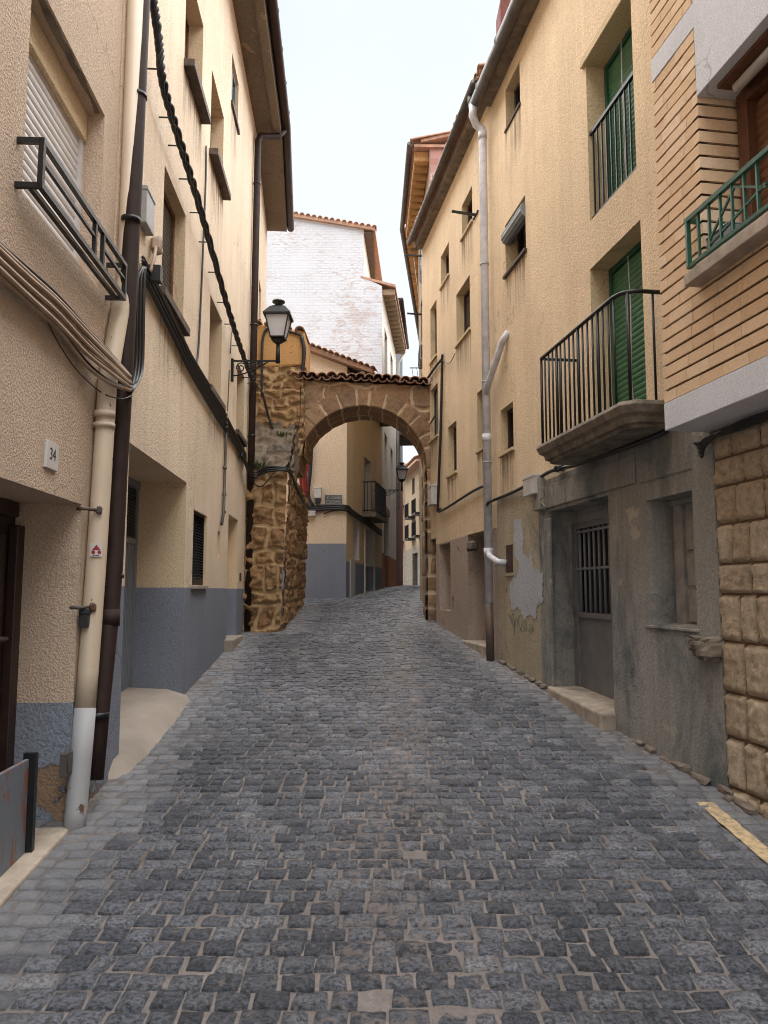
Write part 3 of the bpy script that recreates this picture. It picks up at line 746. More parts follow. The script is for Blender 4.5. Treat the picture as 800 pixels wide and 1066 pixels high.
# abutment tower: rubble below, orange render above, tile on top
m = MB(); A = []; x0, x1 = -2.25, -1.38; za, zb_, zc = 2.3+EYE, 3.85+EYE, 4.62+EYE
ra = rows_field(1.5, 3, .2, .26, 23, .45)
stone_sheet(m, A, lambda a, b: ((x0+a, YF-.04, za+b), (0, -1, 0)), 50, 84, x1-x0, zb_-za, ra, 24, .045, .018, .05, .13, True)
stone_sheet(m, A, lambda a, b: ((x1, YF-.04+a, za+b), (1, 0, 0)), 40, 60, 1.1, zb_-za, ra, 25, .03, .018, .04, .13, True)
build_stone(m, A, 'abutment', 'rubble', AR)
m = MB(); nn = 14; vs = []
m.hexa([(x0, YF-.05, zb_-.02), (x1, YF-.05, zb_+.03), (x1, YF+1.05, zb_+.03), (x0, YF+1.05, zb_-.02), (x0, YF-.05, zc), (x1, YF-.05, zc-.13), (x1, YF+1.05, zc-.13), (x0, YF+1.05, zc)])
m.build('rendered_top', 'orange_plaster', AR, .03)
m = MB()
for xx, r_ in ((-1.46, .085), (-1.66, .06), (-1.84, .065), (-2.02, .06), (-2.18, .06)):
    zz = zc-.13+(-1.47-xx)*.18
    barrel(m, (xx, YF-.12, zz), (.02, 1.1, .06), r_, r_*.9, .02)
m.build('ridge_tile', 'tiles', AR)
m = MB(); rnd = random.Random(8); x = XA+.08; i = 0
while x < XB-.02:
    dz0 = rnd.uniform(-.012, .012)
    for sgn, y0, y1 in ((1, YF-.16, YF+.56), (-1, YB+.16, YF+.56)):
        dz = dz0-.05*(x-XA)+.03*math.sin(math.pi*(x-XA)/(XB-XA)); barrel(m, (x, y0+rnd.uniform(-.03, .03), ZT+.055+dz), (rnd.uniform(-.01, .01), (y1-y0), .17), .088, .075)
        dz += .0; barrel(m, (x+.08, y0+.03+rnd.uniform(-.02, .02), ZT+.055+dz), (0, (y1-y0), .15), .078, .07, cup=True)
    x += rnd.uniform(.145, .175)
m.tube([(XA, YF+.56, ZT+.22), (XB, YF+.56, ZT+.10)], .10, 10)
m.hexa([(XA, YF+.03, ZT-.06), (XB, YF+.03, ZT-.18), (XB, YB+.02, ZT-.18), (XA, YB+.02, ZT-.06), (XA, YF+.03, ZT+.015), (XB, YF+.03, ZT-.105), (XB, YB+.02, ZT-.105), (XA, YB+.02, ZT+.015)]); m.build('tile_coping', 'tiles', AR)
# weeds on the ledge
def tuft(name, c, n, h, label, seed):
    rnd = random.Random(seed); m = MB()
    for i in range(n):
        a = rnd.uniform(0, 6.28); r = rnd.uniform(0, .13); b = Vector(c)+Vector((math.cos(a)*r*1.4, math.sin(a)*r*.6, 0))
        hh = h*rnd.uniform(.4, 1); l = Vector((math.cos(a)*.5+rnd.uniform(-.4, .4), math.sin(a)*.5, 1)).normalized()
        p = Vector((-l.y, l.x, 0)).normalized()*rnd.uniform(.006, .012)
        m.add([b-p, b+p, b+l*hh*.6+p*.8, b+l*hh+Vector((0, 0, -.01)), b+l*hh*.6-p*.8], [(0, 1, 2, 3, 4)])
    return tag(m.build(name, 'leaf'), label, 'plant', 'weeds on the stone pier')
tuft('weed_tuft', (-1.98, 11.86, ZL+.02), 130, .17, 'low tuft of green weeds on the ledge of the rubble pier', 1)
tuft('weed_tuft', (-1.72, 12.75, ZL+.72), 60, .12, 'small sparse weed high on the sloping pier cap', 2)

# ================================================================== RIGHT, OCHRE HOUSE WITH BALCONY
HA = thing('house', 'ochre house with green blinds, iron balcony and stained grey cement ground floor', 'house', WR.P(7, gz(7)-EYE))
OA = {'door': (6.24, 7.57, -1.5, .77, .27), 'win': (5.0, 5.61, -.235, .65, .22), 'balc': (5.55, 6.46, 1.2, 2.76, .22), 'up': (5.58, 6.43, 3.18, 4.62, .22),
      's': (8.18, 8.70, 5.43, 5.93, .16), 'b': (8.08, 8.80, 3.68, 4.30, .2), 'c': (8.62, 9.10, 1.605, 2.135, .14)}
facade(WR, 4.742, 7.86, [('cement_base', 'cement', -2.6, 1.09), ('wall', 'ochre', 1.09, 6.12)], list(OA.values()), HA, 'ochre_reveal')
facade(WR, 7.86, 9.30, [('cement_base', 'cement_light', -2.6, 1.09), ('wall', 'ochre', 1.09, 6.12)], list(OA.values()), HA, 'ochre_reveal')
GS = dict(slat='green_slat')
wb = window(WR, OA['balc'], HA, 'shutter', 'green_iron', None, **GS)
wu = window(WR, OA['up'], HA, 'shutter', 'green_iron', None, **GS)
for op, w in ((OA['balc'], wb), (OA['up'], wu)):
    m = MB(); s_ = (op[0]+op[1])/2+.02; z = op[3]-.06; pts = []
    while z > op[2]+.15: pts.append(WR.P(s_+noise.noise(Vector((z*2, 0, 0)))*.03, z, -.135)); z -= .1
    m.tube(pts, .005, 5); m.build('blind_cord', 'box_pale', w)
m = MB(); a, b, c, d, dep = OA['up']; m.wbox(WR, a-.03, b+.05, d-.004, d+.075, -.2, .035); m.build('lintel', 'ochre_reveal', wu, .006)
m = MB(); o = -.03
m.bar(WR.P(5.58, 3.98, o), WR.P(6.43, 3.98, o), .03); m.bar(WR.P(5.58, 3.21, o), WR.P(6.43, 3.21, o), .02)
for i in range(10): s_ = 5.62+.085*i; m.bar(WR.P(s_, 3.21, o), WR.P(s_, 3.98, o), .013)
m.build('window_rail', 'black_metal', wu)
window(WR, OA['s'], HA, 'glass', 'box_dark', (.02, .02, .03, 'sill_brown'))
wb2 = window(WR, OA['b'], HA, 'glass', 'dark_wood', (.035, .03, .035, 'sill_brown'))
m = MB(); a, b, c, d, dep = OA['b']; m2 = []
for i in range(17): t = math.pi*1.6*i/16; m2.append(( .085*math.cos(t), .085*math.sin(t)))
p0 = [WR.P(a+.0, d-.18, -.01)+Vector((0, 0, 0)), WR.P(b-.02, d-.18, -.01)]
vs = []
for s_ in (a+.005, b-.005):
    for i in range(24):
        t = 2*math.pi*i/24; r = .082+.006*(i % 2); vs.append(WR.P(s_, d-.16+r*math.sin(t), -.02+r*math.cos(t)*.9))
m.add(vs, [(i, (i+1) % 24, 24+(i+1) % 24, 24+i) for i in range(24)]+[tuple(range(24)), tuple(range(24, 48))])
m.build('rolled_blind', 'grey_slat', wb2)
window(WR, OA['c'], HA, 'glass', 'dark_wood', (.03, .03, .035, 'ochre_reveal'))
# eave and gutter
m = MB(); m.wbox(WR, 4.78, 9.30, 6.12, 6.22, -.7, .15); ev = m.build('eave', 'slab_stone', HA, .01)
m = MB(); m.tube([WR.P(4.78, 6.17, .21), WR.P(9.36, 6.14, .21)], .07, 14)
for i in range(6): s_ = 5+.8*i; m.tube([WR.P(s_-.012, 6.165, .21), WR.P(s_+.012, 6.165, .21)], .077, 14)
m.build('gutter', 'zinc', ev)
m = MB(); m.hexa([WR.P(4.78, 6.22, -.7), WR.P(9.30, 6.22, -.7), WR.P(9.30, 6.22, .15), WR.P(4.78, 6.22, .15), WR.P(4.78, 7.1, -4), WR.P(9.3, 7.1, -4), WR.P(9.3, 6.26, .15), WR.P(4.78, 6.26, .15)]); m.build('roof', 'tiles', HA)
m = MB(); pc = Flat(9.4).Q(527, -6); m.box(1.47, 1.85, 9.0, 9.4, 7.5, 9.05); m.build('chimney', 'far_red', HA, .02)
# white plastic drainpipe
PS = 9.34
pw = pipe('drainpipe', 'lilac_pipe', [WR.P(9.28, 6.12, .23), WR.P(9.30, 5.98, .24), WR.P(9.36, 5.90, .18), WR.P(PS, 5.84, .11), WR.P(PS, 5.7, .10), WR.P(PS, -.14, .10)], .050, HA,
     [WR.P(PS, z, .10) for z in (4.05, 2.55, 1.55)], 'box_grey', [WR.P(PS, 5.75, .1), WR.P(PS, 1.85, .1), WR.P(PS, .46, .1)])
m = MB(); m.tube([WR.P(PS, 2.38, .10), WR.P(9.2, 2.5, .11), WR.P(8.80, 2.90, .05), WR.P(8.74, 2.98, 0)], .040, 12); m.build('branch_pipe', 'lilac_pipe', pw)
m = MB(); m.tube([WR.P(PS, .46, .10), WR.P(9.2, .40, .12), WR.P(9.0, .33, .09), WR.P(8.95, .32, 0)], .038, 12); m.build('branch_pipe', 'lilac_pipe', pw)
MB().tube([WR.P(PS, -.14, .10), WR.P(PS-.02, -.85, .10)], .048, 14).build('pipe_foot', 'rust_pipe', pw)
# white paint patch with ragged edges
m = MB()
px = [(536, 540), (543, 541), (545, 556), (545, 578), (551, 580), (553, 568), (556, 590), (559, 594), (566, 595), (565, 610), (566, 626), (560, 630), (558, 646), (552, 640), (546, 645), (540, 632), (533, 635), (530, 604), (538, 600), (541, 590), (536, 575)]
rnd = random.Random(3); vs = []
for i, (u, v) in enumerate(px):
    u2, v2 = px[(i+1) % len(px)]
    for j in range(6):
        f = j/6; vs.append(WR.P(*WR.at(u+(u2-u)*f+rnd.uniform(-1.1, 1.1), v+(v2-v)*f+rnd.uniform(-1.8, 1.8)), .004))
m.add(vs, [tuple(range(len(vs)))]); m.build('paint_patch', 'patch_white', HA)
m = MB(); rnd = random.Random(12)
for u0, v0, l in ((532, 645, 14), (538, 650, 18), (545, 652, 12), (551, 655, 10)):
    pts = [WR.Q(u0+rnd.uniform(-3, 3)+i*.6, v0+l*math.sin(i*1.9)*.5+rnd.uniform(-2, 2), .003) for i in range(7)]
    q = bez(pts, 4); tt = Vector((WR.t[0], WR.t[1], 0))*.012
    m.add([p_+sg*tt for p_ in q for sg in (-1, 1)], [(2*i, 2*i+1, 2*i+3, 2*i+2) for i in range(len(q)-1)])
m.build('faded_scribble', 'mould_paint', HA)
MB().wbox(WR, 8.72, 8.95, .205, .52, -.03, .006).build('meter_hatch', 'hatch', HA, .002)
MB().wbox(WR, 8.70, 8.97, .17, .2, -.02, .02).build('hatch_sill', 'cement_light', HA)
# pilaster edge and lintel band by the grille door
m = MB(); m.wbox(WR, 7.50, 7.64, -2.3, .70, 0, .035); m.wbox(WR, 5.75, 7.64, .80, 1.03, 0, .02); m.wbox(WR, 7.64, 7.84, .80, 1.12, 0, .07); m.build('door_surround', 'cement', HA, .012)
# grille door
a, b, c, d, dep = OA['door']
m = MB(); zb = gz(WR.P(6.5, 0).y)-EYE+.10
m.wbox(WR, a, b, zb, zb+.70, -.29, -.245); m.wbox(WR, a, b, zb+.70, zb+.75, -.29, -.225)
m.wbox(WR, b-.10, b, zb, d-.12, -.29, -.225); m.wbox(WR, a, a+.05, zb, d-.12, -.29, -.225); m.wbox(WR, a, b, d-.18, d-.12, -.29, -.225)
gd = m.build('door', 'door_brown_grey', HA, .004)
m = MB(); n_ = 11
for i in range(n_): s_ = a+.1+(b-a-.26)*i/(n_-1); m.tube([WR.P(s_, zb+.74, -.245), WR.P(s_, d-.15, -.245)], .013, 8)
for z in (zb+1.15, zb+1.5): m.wbox(WR, a+.05, b-.10, z, z+.022, -.24, -.228)
m.build('grille', 'door_grey', gd)
MB().wbox(WR, a+.05, b-.1, zb+.75, d-.18, -.34, -.31).build('pane', 'dark', gd)
MB().tube([WR.P(a+.06, zb+.98, -.225), WR.P(a+.06, zb+.98, -.16), WR.P(a+.2, zb+.98, -.16)], .011).build('handle', 'zinc', gd)
MB().wbox(WR, a, b, d-.12, d, -.29, -.23).build('fascia', 'cement', gd)
m = MB(); g0, g1 = gz(6.1)-EYE, gz(7.5)-EYE
m.hexa([WR.P(a-.02, g0-.3, -.4), WR.P(b-.02, g1-.3, -.4), WR.P(b-.02, g1-.3, .07), WR.P(a-.02, g0-.3, .13), WR.P(a-.02, g0+.13, -.4), WR.P(b-.02, g1+.06, -.4), WR.P(b-.02, g1+.06, .07), WR.P(a-.02, g0+.13, .13)]); m.build('doorstep', 'step_stone', HA, .02)
# boarded window with splayed reveal
a, b, c, d, dep = OA['win']
m = MB(); m.wbox(WR, a, b, c, d, -.26, -.222)
for z in (c+.02, c+.27, c+.52): m.wbox(WR, a+.02, b-.16, z, z+.22, -.222, -.205)
m.wbox(WR, b-.14, b-.02, c, d, -.222, -.19); m.wbox(WR, a, b, d-.04, d, -.222, -.17)
bw = m.build('window', 'shutter_taupe', HA, .004)
m = MB(); 
for i in range(9): z = c+.56+.018*i; m.wbox(WR, a+.06, a+.22, z, z+.010, -.206, -.196)
m.build('vent', 'box_pale', bw)
m = MB(); m.hexa([WR.P(a-.02, c-.03, -.2), WR.P(b+.05, c-.03, -.2), WR.P(b+.05, c-.03, .015), WR.P(a-.02, c-.03, .015), WR.P(a-.02, c+.006, -.2), WR.P(b+.05, c+.006, -.2), WR.P(b+.05, c-.01, .015), WR.P(a-.02, c-.01, .015)]); m.build('sill', 'cement', bw, .005)
m = MB(); vs = []
for i in range(9):
    s_ = a-.02+(b-a+.08)*i/8
    for j in range(5): f = j/4; vs.append(WR.P(s_, d+.0+.14*(1-f)**1.5+.0, .012-.2*f+noise.noise(Vector((i, j, 2)))*.006))
m.add(vs, [(i*5+j, i*5+j+1, i*5+j+6, i*5+j+5) for i in range(8) for j in range(4)], 0, True); m.build('hood', 'cement', bw)
m = MB(); lump(m, WR.P(4.84, -.36, .03), .085, .11, .07, 9, 0, 22, 14); lump(m, WR.P(4.93, -.33, .02), .06, .08, .05, 4, 0, 18, 12); m.build('corner_stone', 'lintel', HA)
# balcony: moulded slab, iron railing with rounded near corner
BO = .34; s0, s1 = 5.17, 6.80
m = MB()
def ringpts(z, o, e): return [WR.P(s0-e, z, 0), WR.P(s0-e, z, o-.08), WR.P(s0-e+.08, z, o), WR.P(s1+e-.05, z, o), WR.P(s1+e, z, o-.05), WR.P(s1+e, z, 0)]
prof = [(1.10, BO-.04, -.02), (1.125, BO-.04, -.02), (1.13, BO-.01, .01), (1.17, BO, .02), (1.19, BO+.03, .05), (1.24, BO+.05, .07), (1.27, BO+.035, .055), (1.275, BO, .02)]
vs = []
for z, o, e in prof: vs += ringpts(z, o, e)
fs = [(i*6+j, i*6+(j+1) % 6, (i+1)*6+(j+1) % 6, (i+1)*6+j) for i in range(len(prof)-1) for j in range(6)]+[tuple(range(6)), tuple((len(prof)-1)*6+j for j in range(6))]
m.add(vs, fs); bl = m.build('balcony', 'slab_stone', HA, .008)
m = MB(); zt, zb = 2.05, 1.30; oo = BO
path = [WR.P(s0+.02, zt, 0), WR.P(s0+.02, zt, oo-.14)]+[WR.P(s0+.02+.14*(1-math.cos(t)), zt, oo-.14+.14*math.sin(t)) for t in [R(q) for q in (20, 40, 60, 90)]]+[WR.P(s1-.02, zt, oo)]
m.tube(path, .016, 8); 
m.tube([WR.P(s1-.02, zt, oo), WR.P(s1-.02, zt, 0)], .014, 8); 
n_ = 17
for i in range(n_): s_ = s0+.16+(s1-s0-.18)*i/(n_-1); m.tube([WR.P(s_, zb-.02, oo), WR.P(s_, zt, oo)], .0085 if i not in (3, 7, 12, 16) else .013, 6)
m.tube([WR.P(s0+.02, zb-.02, .12), WR.P(s0+.02, zt, .12)], .009, 6); m.tube([WR.P(s0+.05, zb-.02, oo-.05), WR.P(s0+.05, zt, oo-.05)], .013, 6)
m.tube([WR.P(s1-.02, zb-.02, .17), WR.P(s1-.02, zt, .17)], .009, 6)
m.build('railing', 'black_metal', bl)

# ================================================================== RIGHT, HOUSE BEFORE THE ARCH
HB = thing('house', 'ochre house between white drainpipe and arch with small windows and pinkish worn base', 'house', WR.P(11.5, gz(11.5)-EYE))
OB = [(9.62, 10.70, -1.3, .765, .40), (11.72, 12.48, -.3, .73, .2), (12.72, 13.2, -1.1, .86, .3),
      (10.24, 10.82, 5.08, 5.58, .14), (11.64, 12.2, 4.90, 5.42, .14), (10.42, 11.2, 3.61, 4.38, .17), (9.60, 10.12, 1.83, 2.61, .16),
      (11.26, 11.82, 1.75, 2.505, .15), (12.5, 13.08, 2.54, 3.41, .12), (12.55, 13.05, 3.9, 4.85, .14)]
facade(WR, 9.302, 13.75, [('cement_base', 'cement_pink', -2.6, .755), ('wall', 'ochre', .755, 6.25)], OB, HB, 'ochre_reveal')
for q in OB[3:]: window(WR, q, HB, 'glass' if q[2] > 4 else 'shutter', 'dark_wood', (.03, .035, .035, 'ochre_reveal'), slat='dark_slat' if q[0] < 11 else 'grey_slat')
m = MB(); a, b, c, d, dep = OB[0]; m.wbox(WR, a, b, c, d, -.44, -.405); m.wbox(WR, a, a+.06, c, d, -.405, -.37); m.wbox(WR, b-.08, b, c, d, -.405, -.37)
for z in (-.6, .0): m.wbox(WR, a+.1, b-.12, z, z+.5, -.405, -.385)
m.build('door', 'dark_wood', HB, .004)
m = MB(); lump(m, WR.P(10.5, .60, -.02), .08, .13, .07, 3); m.build('beam_end', 'slab_stone', HB)
m = MB(); a, b, c, d, dep = OB[1]; m.wbox(WR, a, b, c, d, -.22, -.202); m.build('blocked_window', 'cement_pink', HB)
m = MB(); a, b, c, d, dep = OB[2]; m.wbox(WR, a, b, c, d, -.34, -.305); m.build('door', 'wood', HB)
MB().wbox(WR, 9.55, 10.75, -1.2, gz(9.9)-EYE+.09, -.40, .09).build('doorstep', 'step_stone', HB, .015)
m = MB(); m.wbox(WR, 9.0, 13.75, 6.25, 6.34, -.7, .14)
ev = m.build('eave', 'slab_stone', HB, .01)
m = MB(); rnd = random.Random(4); s_ = 9.02
while s_ < 13.7:
    p = WR.P(s_, 6.40, .24+rnd.uniform(-.015, .015)); q = WR.P(s_, 6.55, -.4); barrel(m, p, q-p, .082, .07)
    p = WR.P(s_+.09, 6.43, .22); q = WR.P(s_+.09, 6.56, -.4); barrel(m, p, q-p, .078, .07, cup=True)
    s_ += .17
m.hexa([WR.P(9.0, 6.34, -.7), WR.P(13.75, 6.34, -.7), WR.P(13.75, 6.34, .14), WR.P(9.0, 6.34, .14), WR.P(9.0, 7.3, -4), WR.P(13.75, 7.3, -4), WR.P(13.75, 6.42, .14), WR.P(9.0, 6.42, .14)])
m.build('roof', 'tiles', HB)
m = MB(); m.tube([WR.P(9.42, 6.34, .22), WR.P(9.42, 6.24, .22), WR.P(9.46, 6.20, .16)], .05, 10); m.tube([WR.P(9.2, 6.36, .245), WR.P(13.72, 6.34, .245)], .045, 10); m.build('gutter', 'zinc', ev)
m = MB(); pts = [WR.P(13.2, 3.0, .05), WR.P(13.25, 2.6, .05)]
m.bar(WR.P(13.1, 2.85, 0), WR.P(12.4, 2.85, .06), .02); m.build('window_bar', 'black_metal', HB)

# ================================================================== RIGHT, BRICK HOUSE ON STONE
HC = thing('house', 'buff brick house on rock-faced stone ground floor at the right edge, green balcony rail', 'house', WC.P(2.5, gz(2.5)-EYE))
m = MB(); A = []; rnd = random.Random(14)
# stone ground floor, blocks with real joints
z = -1.75; zrows = []
for zz in [-1.75, -1.42, -1.15, -.86, -.60, -.30, -.02, .16, .40, .63, .80, .985]: zrows.append(zz)
for z0, z1 in zip(zrows, zrows[1:]):
    s_ = 4.745
    while s_ > .2:
        w = rnd.uniform(.16, .40) if rnd.random() > .25 else rnd.uniform(.12, .2); s2 = s_-w; rr = rnd.random()
        na, nb = max(5, int(w/.02)), 12; j = .0045; so = rnd.uniform(0, 99); base = len(m.v); vs = []
        for b_ in range(nb+1):
            for a_ in range(na+1):
                fa, fb = a_/na, b_/nb; ed = min(fa, 1-fa)*w; ed2 = min(fb, 1-fb)*(z1-z0); e = min(ed, ed2)
                bul = .026*min(1, e/.011)**.5+(0 if e < .001 else abs(noise.fractal(Vector((fa*w*11+so, fb*(z1-z0)*11, so)), .7, 2., 5))*.020)
                vs.append(WR.P(s_-2.2*j-(w-4.4*j)*fa, z0+j+(z1-z0-2*j)*fb, bul-.02)); A.append((1 if e > .001 else .8, rr, 0))
        m.add(vs, [(b_*(na+1)+a_, b_*(na+1)+a_+1, (b_+1)*(na+1)+a_+1, (b_+1)*(na+1)+a_) for b_ in range(nb) for a_ in range(na)], 0, True)
        s_ = s2
    # block returns at the corner
    vs = [WR.P(4.745, z0+.007, -.02), WR.P(4.745, z1-.007, -.02), WR.P(4.745, z1-.007, -.2), WR.P(4.745, z0+.007, -.2)]; m.add(vs, [(0, 1, 2, 3)]); A += [(1, .5, 0)]*4
n0 = len(m.v); m.wbox(WR, -2.5, 4.74, -2.6, 1.0, -3, -.016, 0); A += [(0, .5, 0)]*(len(m.v)-n0)
build_stone(m, A, 'stone_base', 'block', HC)
# fascia slab under the overhang
E0 = 4.74
m = MB(); m.wbox(WC, -2.5, E0, .985, 1.155, -.32, .004); m.build('fascia_slab', 'white_paint', HC, .004)
# brick skin: every course a row of long bricks standing proud of dark joints
OC = (1.9, 4.245, 1.80, 2.85, .27)
def brick_run(m, W, s0, s1, z0, z1, o, rnd):
    s_ = s0-rnd.uniform(0, .2)
    while s_ < s1:
        e = s_+rnd.uniform(.22, .26); a, b = max(s_, s0), min(e, s1)
        if b-a > .02: m.wbox(W, a+.0022, b-.0022, z0, z1, o-.06, o+rnd.uniform(-.002, .002))
        s_ = e
m = MB(); rnd = random.Random(6); z = 1.16; pt = .079
while z < 7.5:
    z1 = z+pt-.015
    segs = [(-2.5, E0)]
    if z1 > OC[2]-.02 and z < OC[3]+.80: segs = [(OC[1], E0)] if z < OC[3]+.42 else [(OC[1]+.02, E0)]
    if 3.285 < (z+z1)/2 < 3.44: segs = []
    for a, b in segs: brick_run(m, WC, a, b, z, z1, 0, rnd)
    if OC[2] < z < OC[3]-.03:          # reveal bricks of the opening
        o_ = -.27; l = .12+rnd.uniform(-.02, .02)
        m.hexa([WC.P(OC[1]-.004, z, -.0), WC.P(OC[1]+.05, z, -.0), WC.P(OC[1]+.05, z, o_), WC.P(OC[1]-.004, z, o_), WC.P(OC[1]-.004, z1, -.0), WC.P(OC[1]+.05, z1, -.0), WC.P(OC[1]+.05, z1, o_), WC.P(OC[1]-.004, z1, o_)])
    z += pt
m.build('brickwork', 'brick', HC, recalc=True)
m = MB(); bk = -.014
for a, b, c, d in ((-2.5, E0-.012, 1.155, OC[2]), (OC[1]+.012, E0-.012, OC[2], 7.5), (-2.5, OC[1]+.012, OC[3]+.8, 7.5), (-2.5, OC[0], OC[2], OC[3]+.8)):
    m.add([WC.P(a, c, bk), WC.P(b, c, bk), WC.P(b, d, bk), WC.P(a, d, bk)], [(0, 1, 2, 3)])
m.add([WC.P(E0-.012, 1.155, bk), WC.P(E0-.012, 7.5, bk), WC.P(E0-.012, 7.5, -1), WC.P(E0-.012, 1.155, -1)], [(0, 1, 2, 3)])
m.add([WC.P(OC[1]+.012, OC[2], bk), WC.P(OC[1]+.012, OC[3], bk), WC.P(OC[1]+.012, OC[3], -.3), WC.P(OC[1]+.012, OC[2], -.3)], [(0, 1, 2, 3)])
m.wbox(WC, -2.5, E0-.012, 1.155, 7.45, -4, -.6)
m.build('wall', 'brick_joint', HC, recalc=False)
m = MB(); m.wbox(WC, OC[0]-.3, OC[1]-.01, OC[3], 7.5, -.27, .008); m.wbox(WC, OC[1]-.01, E0, 3.285, 3.44, -.06, .004); m.build('white_panel', 'white_paint', HC, .004)
a, b, c, d, dep = OC
m = MB(); m.wbox(WC, a, b, c, d, -.36, -.30); m.wbox(WC, b-.13, b-.04, c, d, -.30, -.22); m.wbox(WC, a, b-.13, d-.08, d, -.30, -.22); wn = m.build('window', 'wood', HC, .004)
m = MB(); slats(m, WC, a, b-.13, c, d-.08, -.285, .052, .014); m.build('shutter', 'brown_slat', wn)
m = MB(); m.wbox(WC, b-.04, b+.0, c, d, -.36, -.26); m.build('jamb', 'brick_joint', wn)
m = MB(); m.wbox(WC, a-.2, b+.05, c-.075, c-.003, -.25, .10); bs = m.build('balcony', 'step_stone', HC, .006)
m = MB(); o = .07; zt, zb = 2.115, 1.84; e1 = 4.28
for z, t in ((zt, .026), (zb, .02)):
    m.bar(WC.P(1.7, z, o), WC.P(e1+.013, z, o), t); 
    m.bar(WC.P(e1, z, o), WC.P(e1, z, -.22), t)
m.bar(WC.P(e1, zb, o), WC.P(e1, zt, o), .024); m.bar(WC.P(e1, zb, -.1), WC.P(e1, zt, -.1), .014)
s_ = e1-.11
i = 0
while s_ > 1.7:
    m.bar(WC.P(s_, zb, o), WC.P(s_, zt, o), .014); s_ -= .105; i += 1
q = e1-.20
for k_ in range(4):
    m.bar(WC.P(q, zb+.05, o), WC.P(q-.25, zt-.04, o), .012); m.bar(WC.P(q-.25, zt-.04, o), WC.P(q-.5, zb+.1, o), .012); m.bar(WC.P(q, zb+.03, o), WC.P(q-.5, zb+.12, o), .012); q -= .52
m.build('railing', 'green_iron', bs)
ba, bz = WC.at(731, 252, -.02); bx_ = MB().wbox(WC, 4.03, ba, 1.80, bz-.012, -.14, -.02); bx_.wbox(WC, 4.03, ba, bz-.012, bz, -.145, -.015); tag(bx_.build('planter_box', 'door_grey', None, .006), 'plain grey box standing behind the green balcony rail', 'box')
t_ = MB(); t_.tube([WC.P(4.06, 2.80, -.13), WC.P(2.2, 2.80, -.13)], .03, 12); tag(t_.build('rolled_tube', 'white_slat'), 'white tube fixed under the white window head above the brown shutter', 'tube lamp')  # plain rolled white tube, not a light source
t_ = MB(); t_.wbox(WC, 2.2, 4.12, 2.825, 2.848, -.2, -.05); tag(t_.build('mounting_board', 'wood'), 'narrow wooden board under the white window head, holding the white tube', 'board')

# ================================================================== BEYOND THE ARCH
# corner house D
HD = thing('house', 'cream corner house with grey-blue base and street sign, seen through the arch', 'house', (-1.3, 17.5, gz(17.5)))
FD = Flat(17.5); SD = Wall(-.86, .15, 1, 17.5)
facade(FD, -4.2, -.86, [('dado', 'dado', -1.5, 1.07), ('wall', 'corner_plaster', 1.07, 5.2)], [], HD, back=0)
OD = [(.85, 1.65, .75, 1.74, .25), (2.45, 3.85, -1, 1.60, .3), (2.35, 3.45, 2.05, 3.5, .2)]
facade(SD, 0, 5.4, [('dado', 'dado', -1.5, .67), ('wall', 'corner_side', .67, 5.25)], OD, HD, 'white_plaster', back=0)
m = MB(); m.hexa([FD.P(-4.2, -1.5, -.4), FD.P(-1.3, -1.5, -.4), SD.P(5.3, -1.5, -.4), Vector((-4.2, 23, .1)), FD.P(-4.2, 5.1, -.4), FD.P(-1.3, 5.1, -.4), SD.P(5.3, 5.1, -.4), Vector((-4.2, 23, 6.7))]); m.build('core', 'corner_side', HD)
m = MB(); m.add([FD.P(-4.2, 5.2), FD.P(-.86, 5.2), FD.P(-4.2, 6.5)], [(0, 1, 2)]); m.build('gable', 'corner_plaster', HD)
m = MB(); zr0, zr1 = FD.at(388, 386, .2)[1], FD.at(318, 360, .2)[1]
xr0, xr1 = FD.at(388, 386, .2)[0], FD.at(318, 360, .2)[0]; sl_ = (zr1-zr0)/(xr1-xr0)
x2 = -4.3; z2 = zr0+(x2-xr0)*sl_
m.hexa([(xr0, 17.3, zr0-.05+EYE), (x2, 17.3, z2-.05+EYE), (x2+.5, 23, z2-.05+EYE), (xr0+.85, 23, zr0-.05+EYE), (xr0, 17.3, zr0+.05+EYE), (x2, 17.3, z2+.05+EYE), (x2+.5, 23, z2+.05+EYE), (xr0+.85, 23, zr0+.05+EYE)])
for i in range(30):
    f = i/29; barrel(m, (xr0+(x2-xr0)*f, 17.22, zr0+(z2-zr0)*f+.06+EYE), (.06, .4, 0), .06, .06)
m.build('roof', 'tiles', HD)
m = MB()
for i in range(9): a = .1+.6*i; m.wbox(SD, a, a+.12, 4.85, 5.0, 0, .30)
m.wbox(SD, 0, 5.4, 5.0, 5.03, 0, .34); m.tube([SD.P(-.1, 5.0, .38), SD.P(5.4, 5.0, .38)], .06, 10); m.build('eave', 'slab_stone', HD)
window(SD, OD[0], HD, 'glass', 'dark_wood')
w = window(SD, OD[2], HD, 'shutter', 'white_slat', slat='grey_slat')
m = MB(); a, b, c, d, dep = OD[1]; m.wbox(SD, a, b, c, d, -.34, -.302); m.wbox(SD, a+.1, b-.1, d-.6, d-.08, -.302, -.28); m.build('door', 'dark_wood', HD)
m = MB(); m.wbox(SD, a-.1, a, -1, d+.1, 0, .03); m.wbox(SD, b, b+.1, -1, d+.1, 0, .03); m.wbox(SD, a-.1, b+.1, d, d+.12, 0, .035); m.build('door_surround', 'white_plaster', HD)
m = MB(); m.wbox(SD, 2.05, 3.95, 1.88, 2.0, 0, .36); bl = m.build('balcony', 'slab_stone', HD)
m = MB()
for z in (2.05, 2.78): m.bar(SD.P(2.1, z, .33), SD.P(3.9, z, .33), .03); m.bar(SD.P(2.1, z, 0), SD.P(2.1, z, .33), .03); m.bar(SD.P(3.9, z, 0), SD.P(3.9, z, .33), .03)
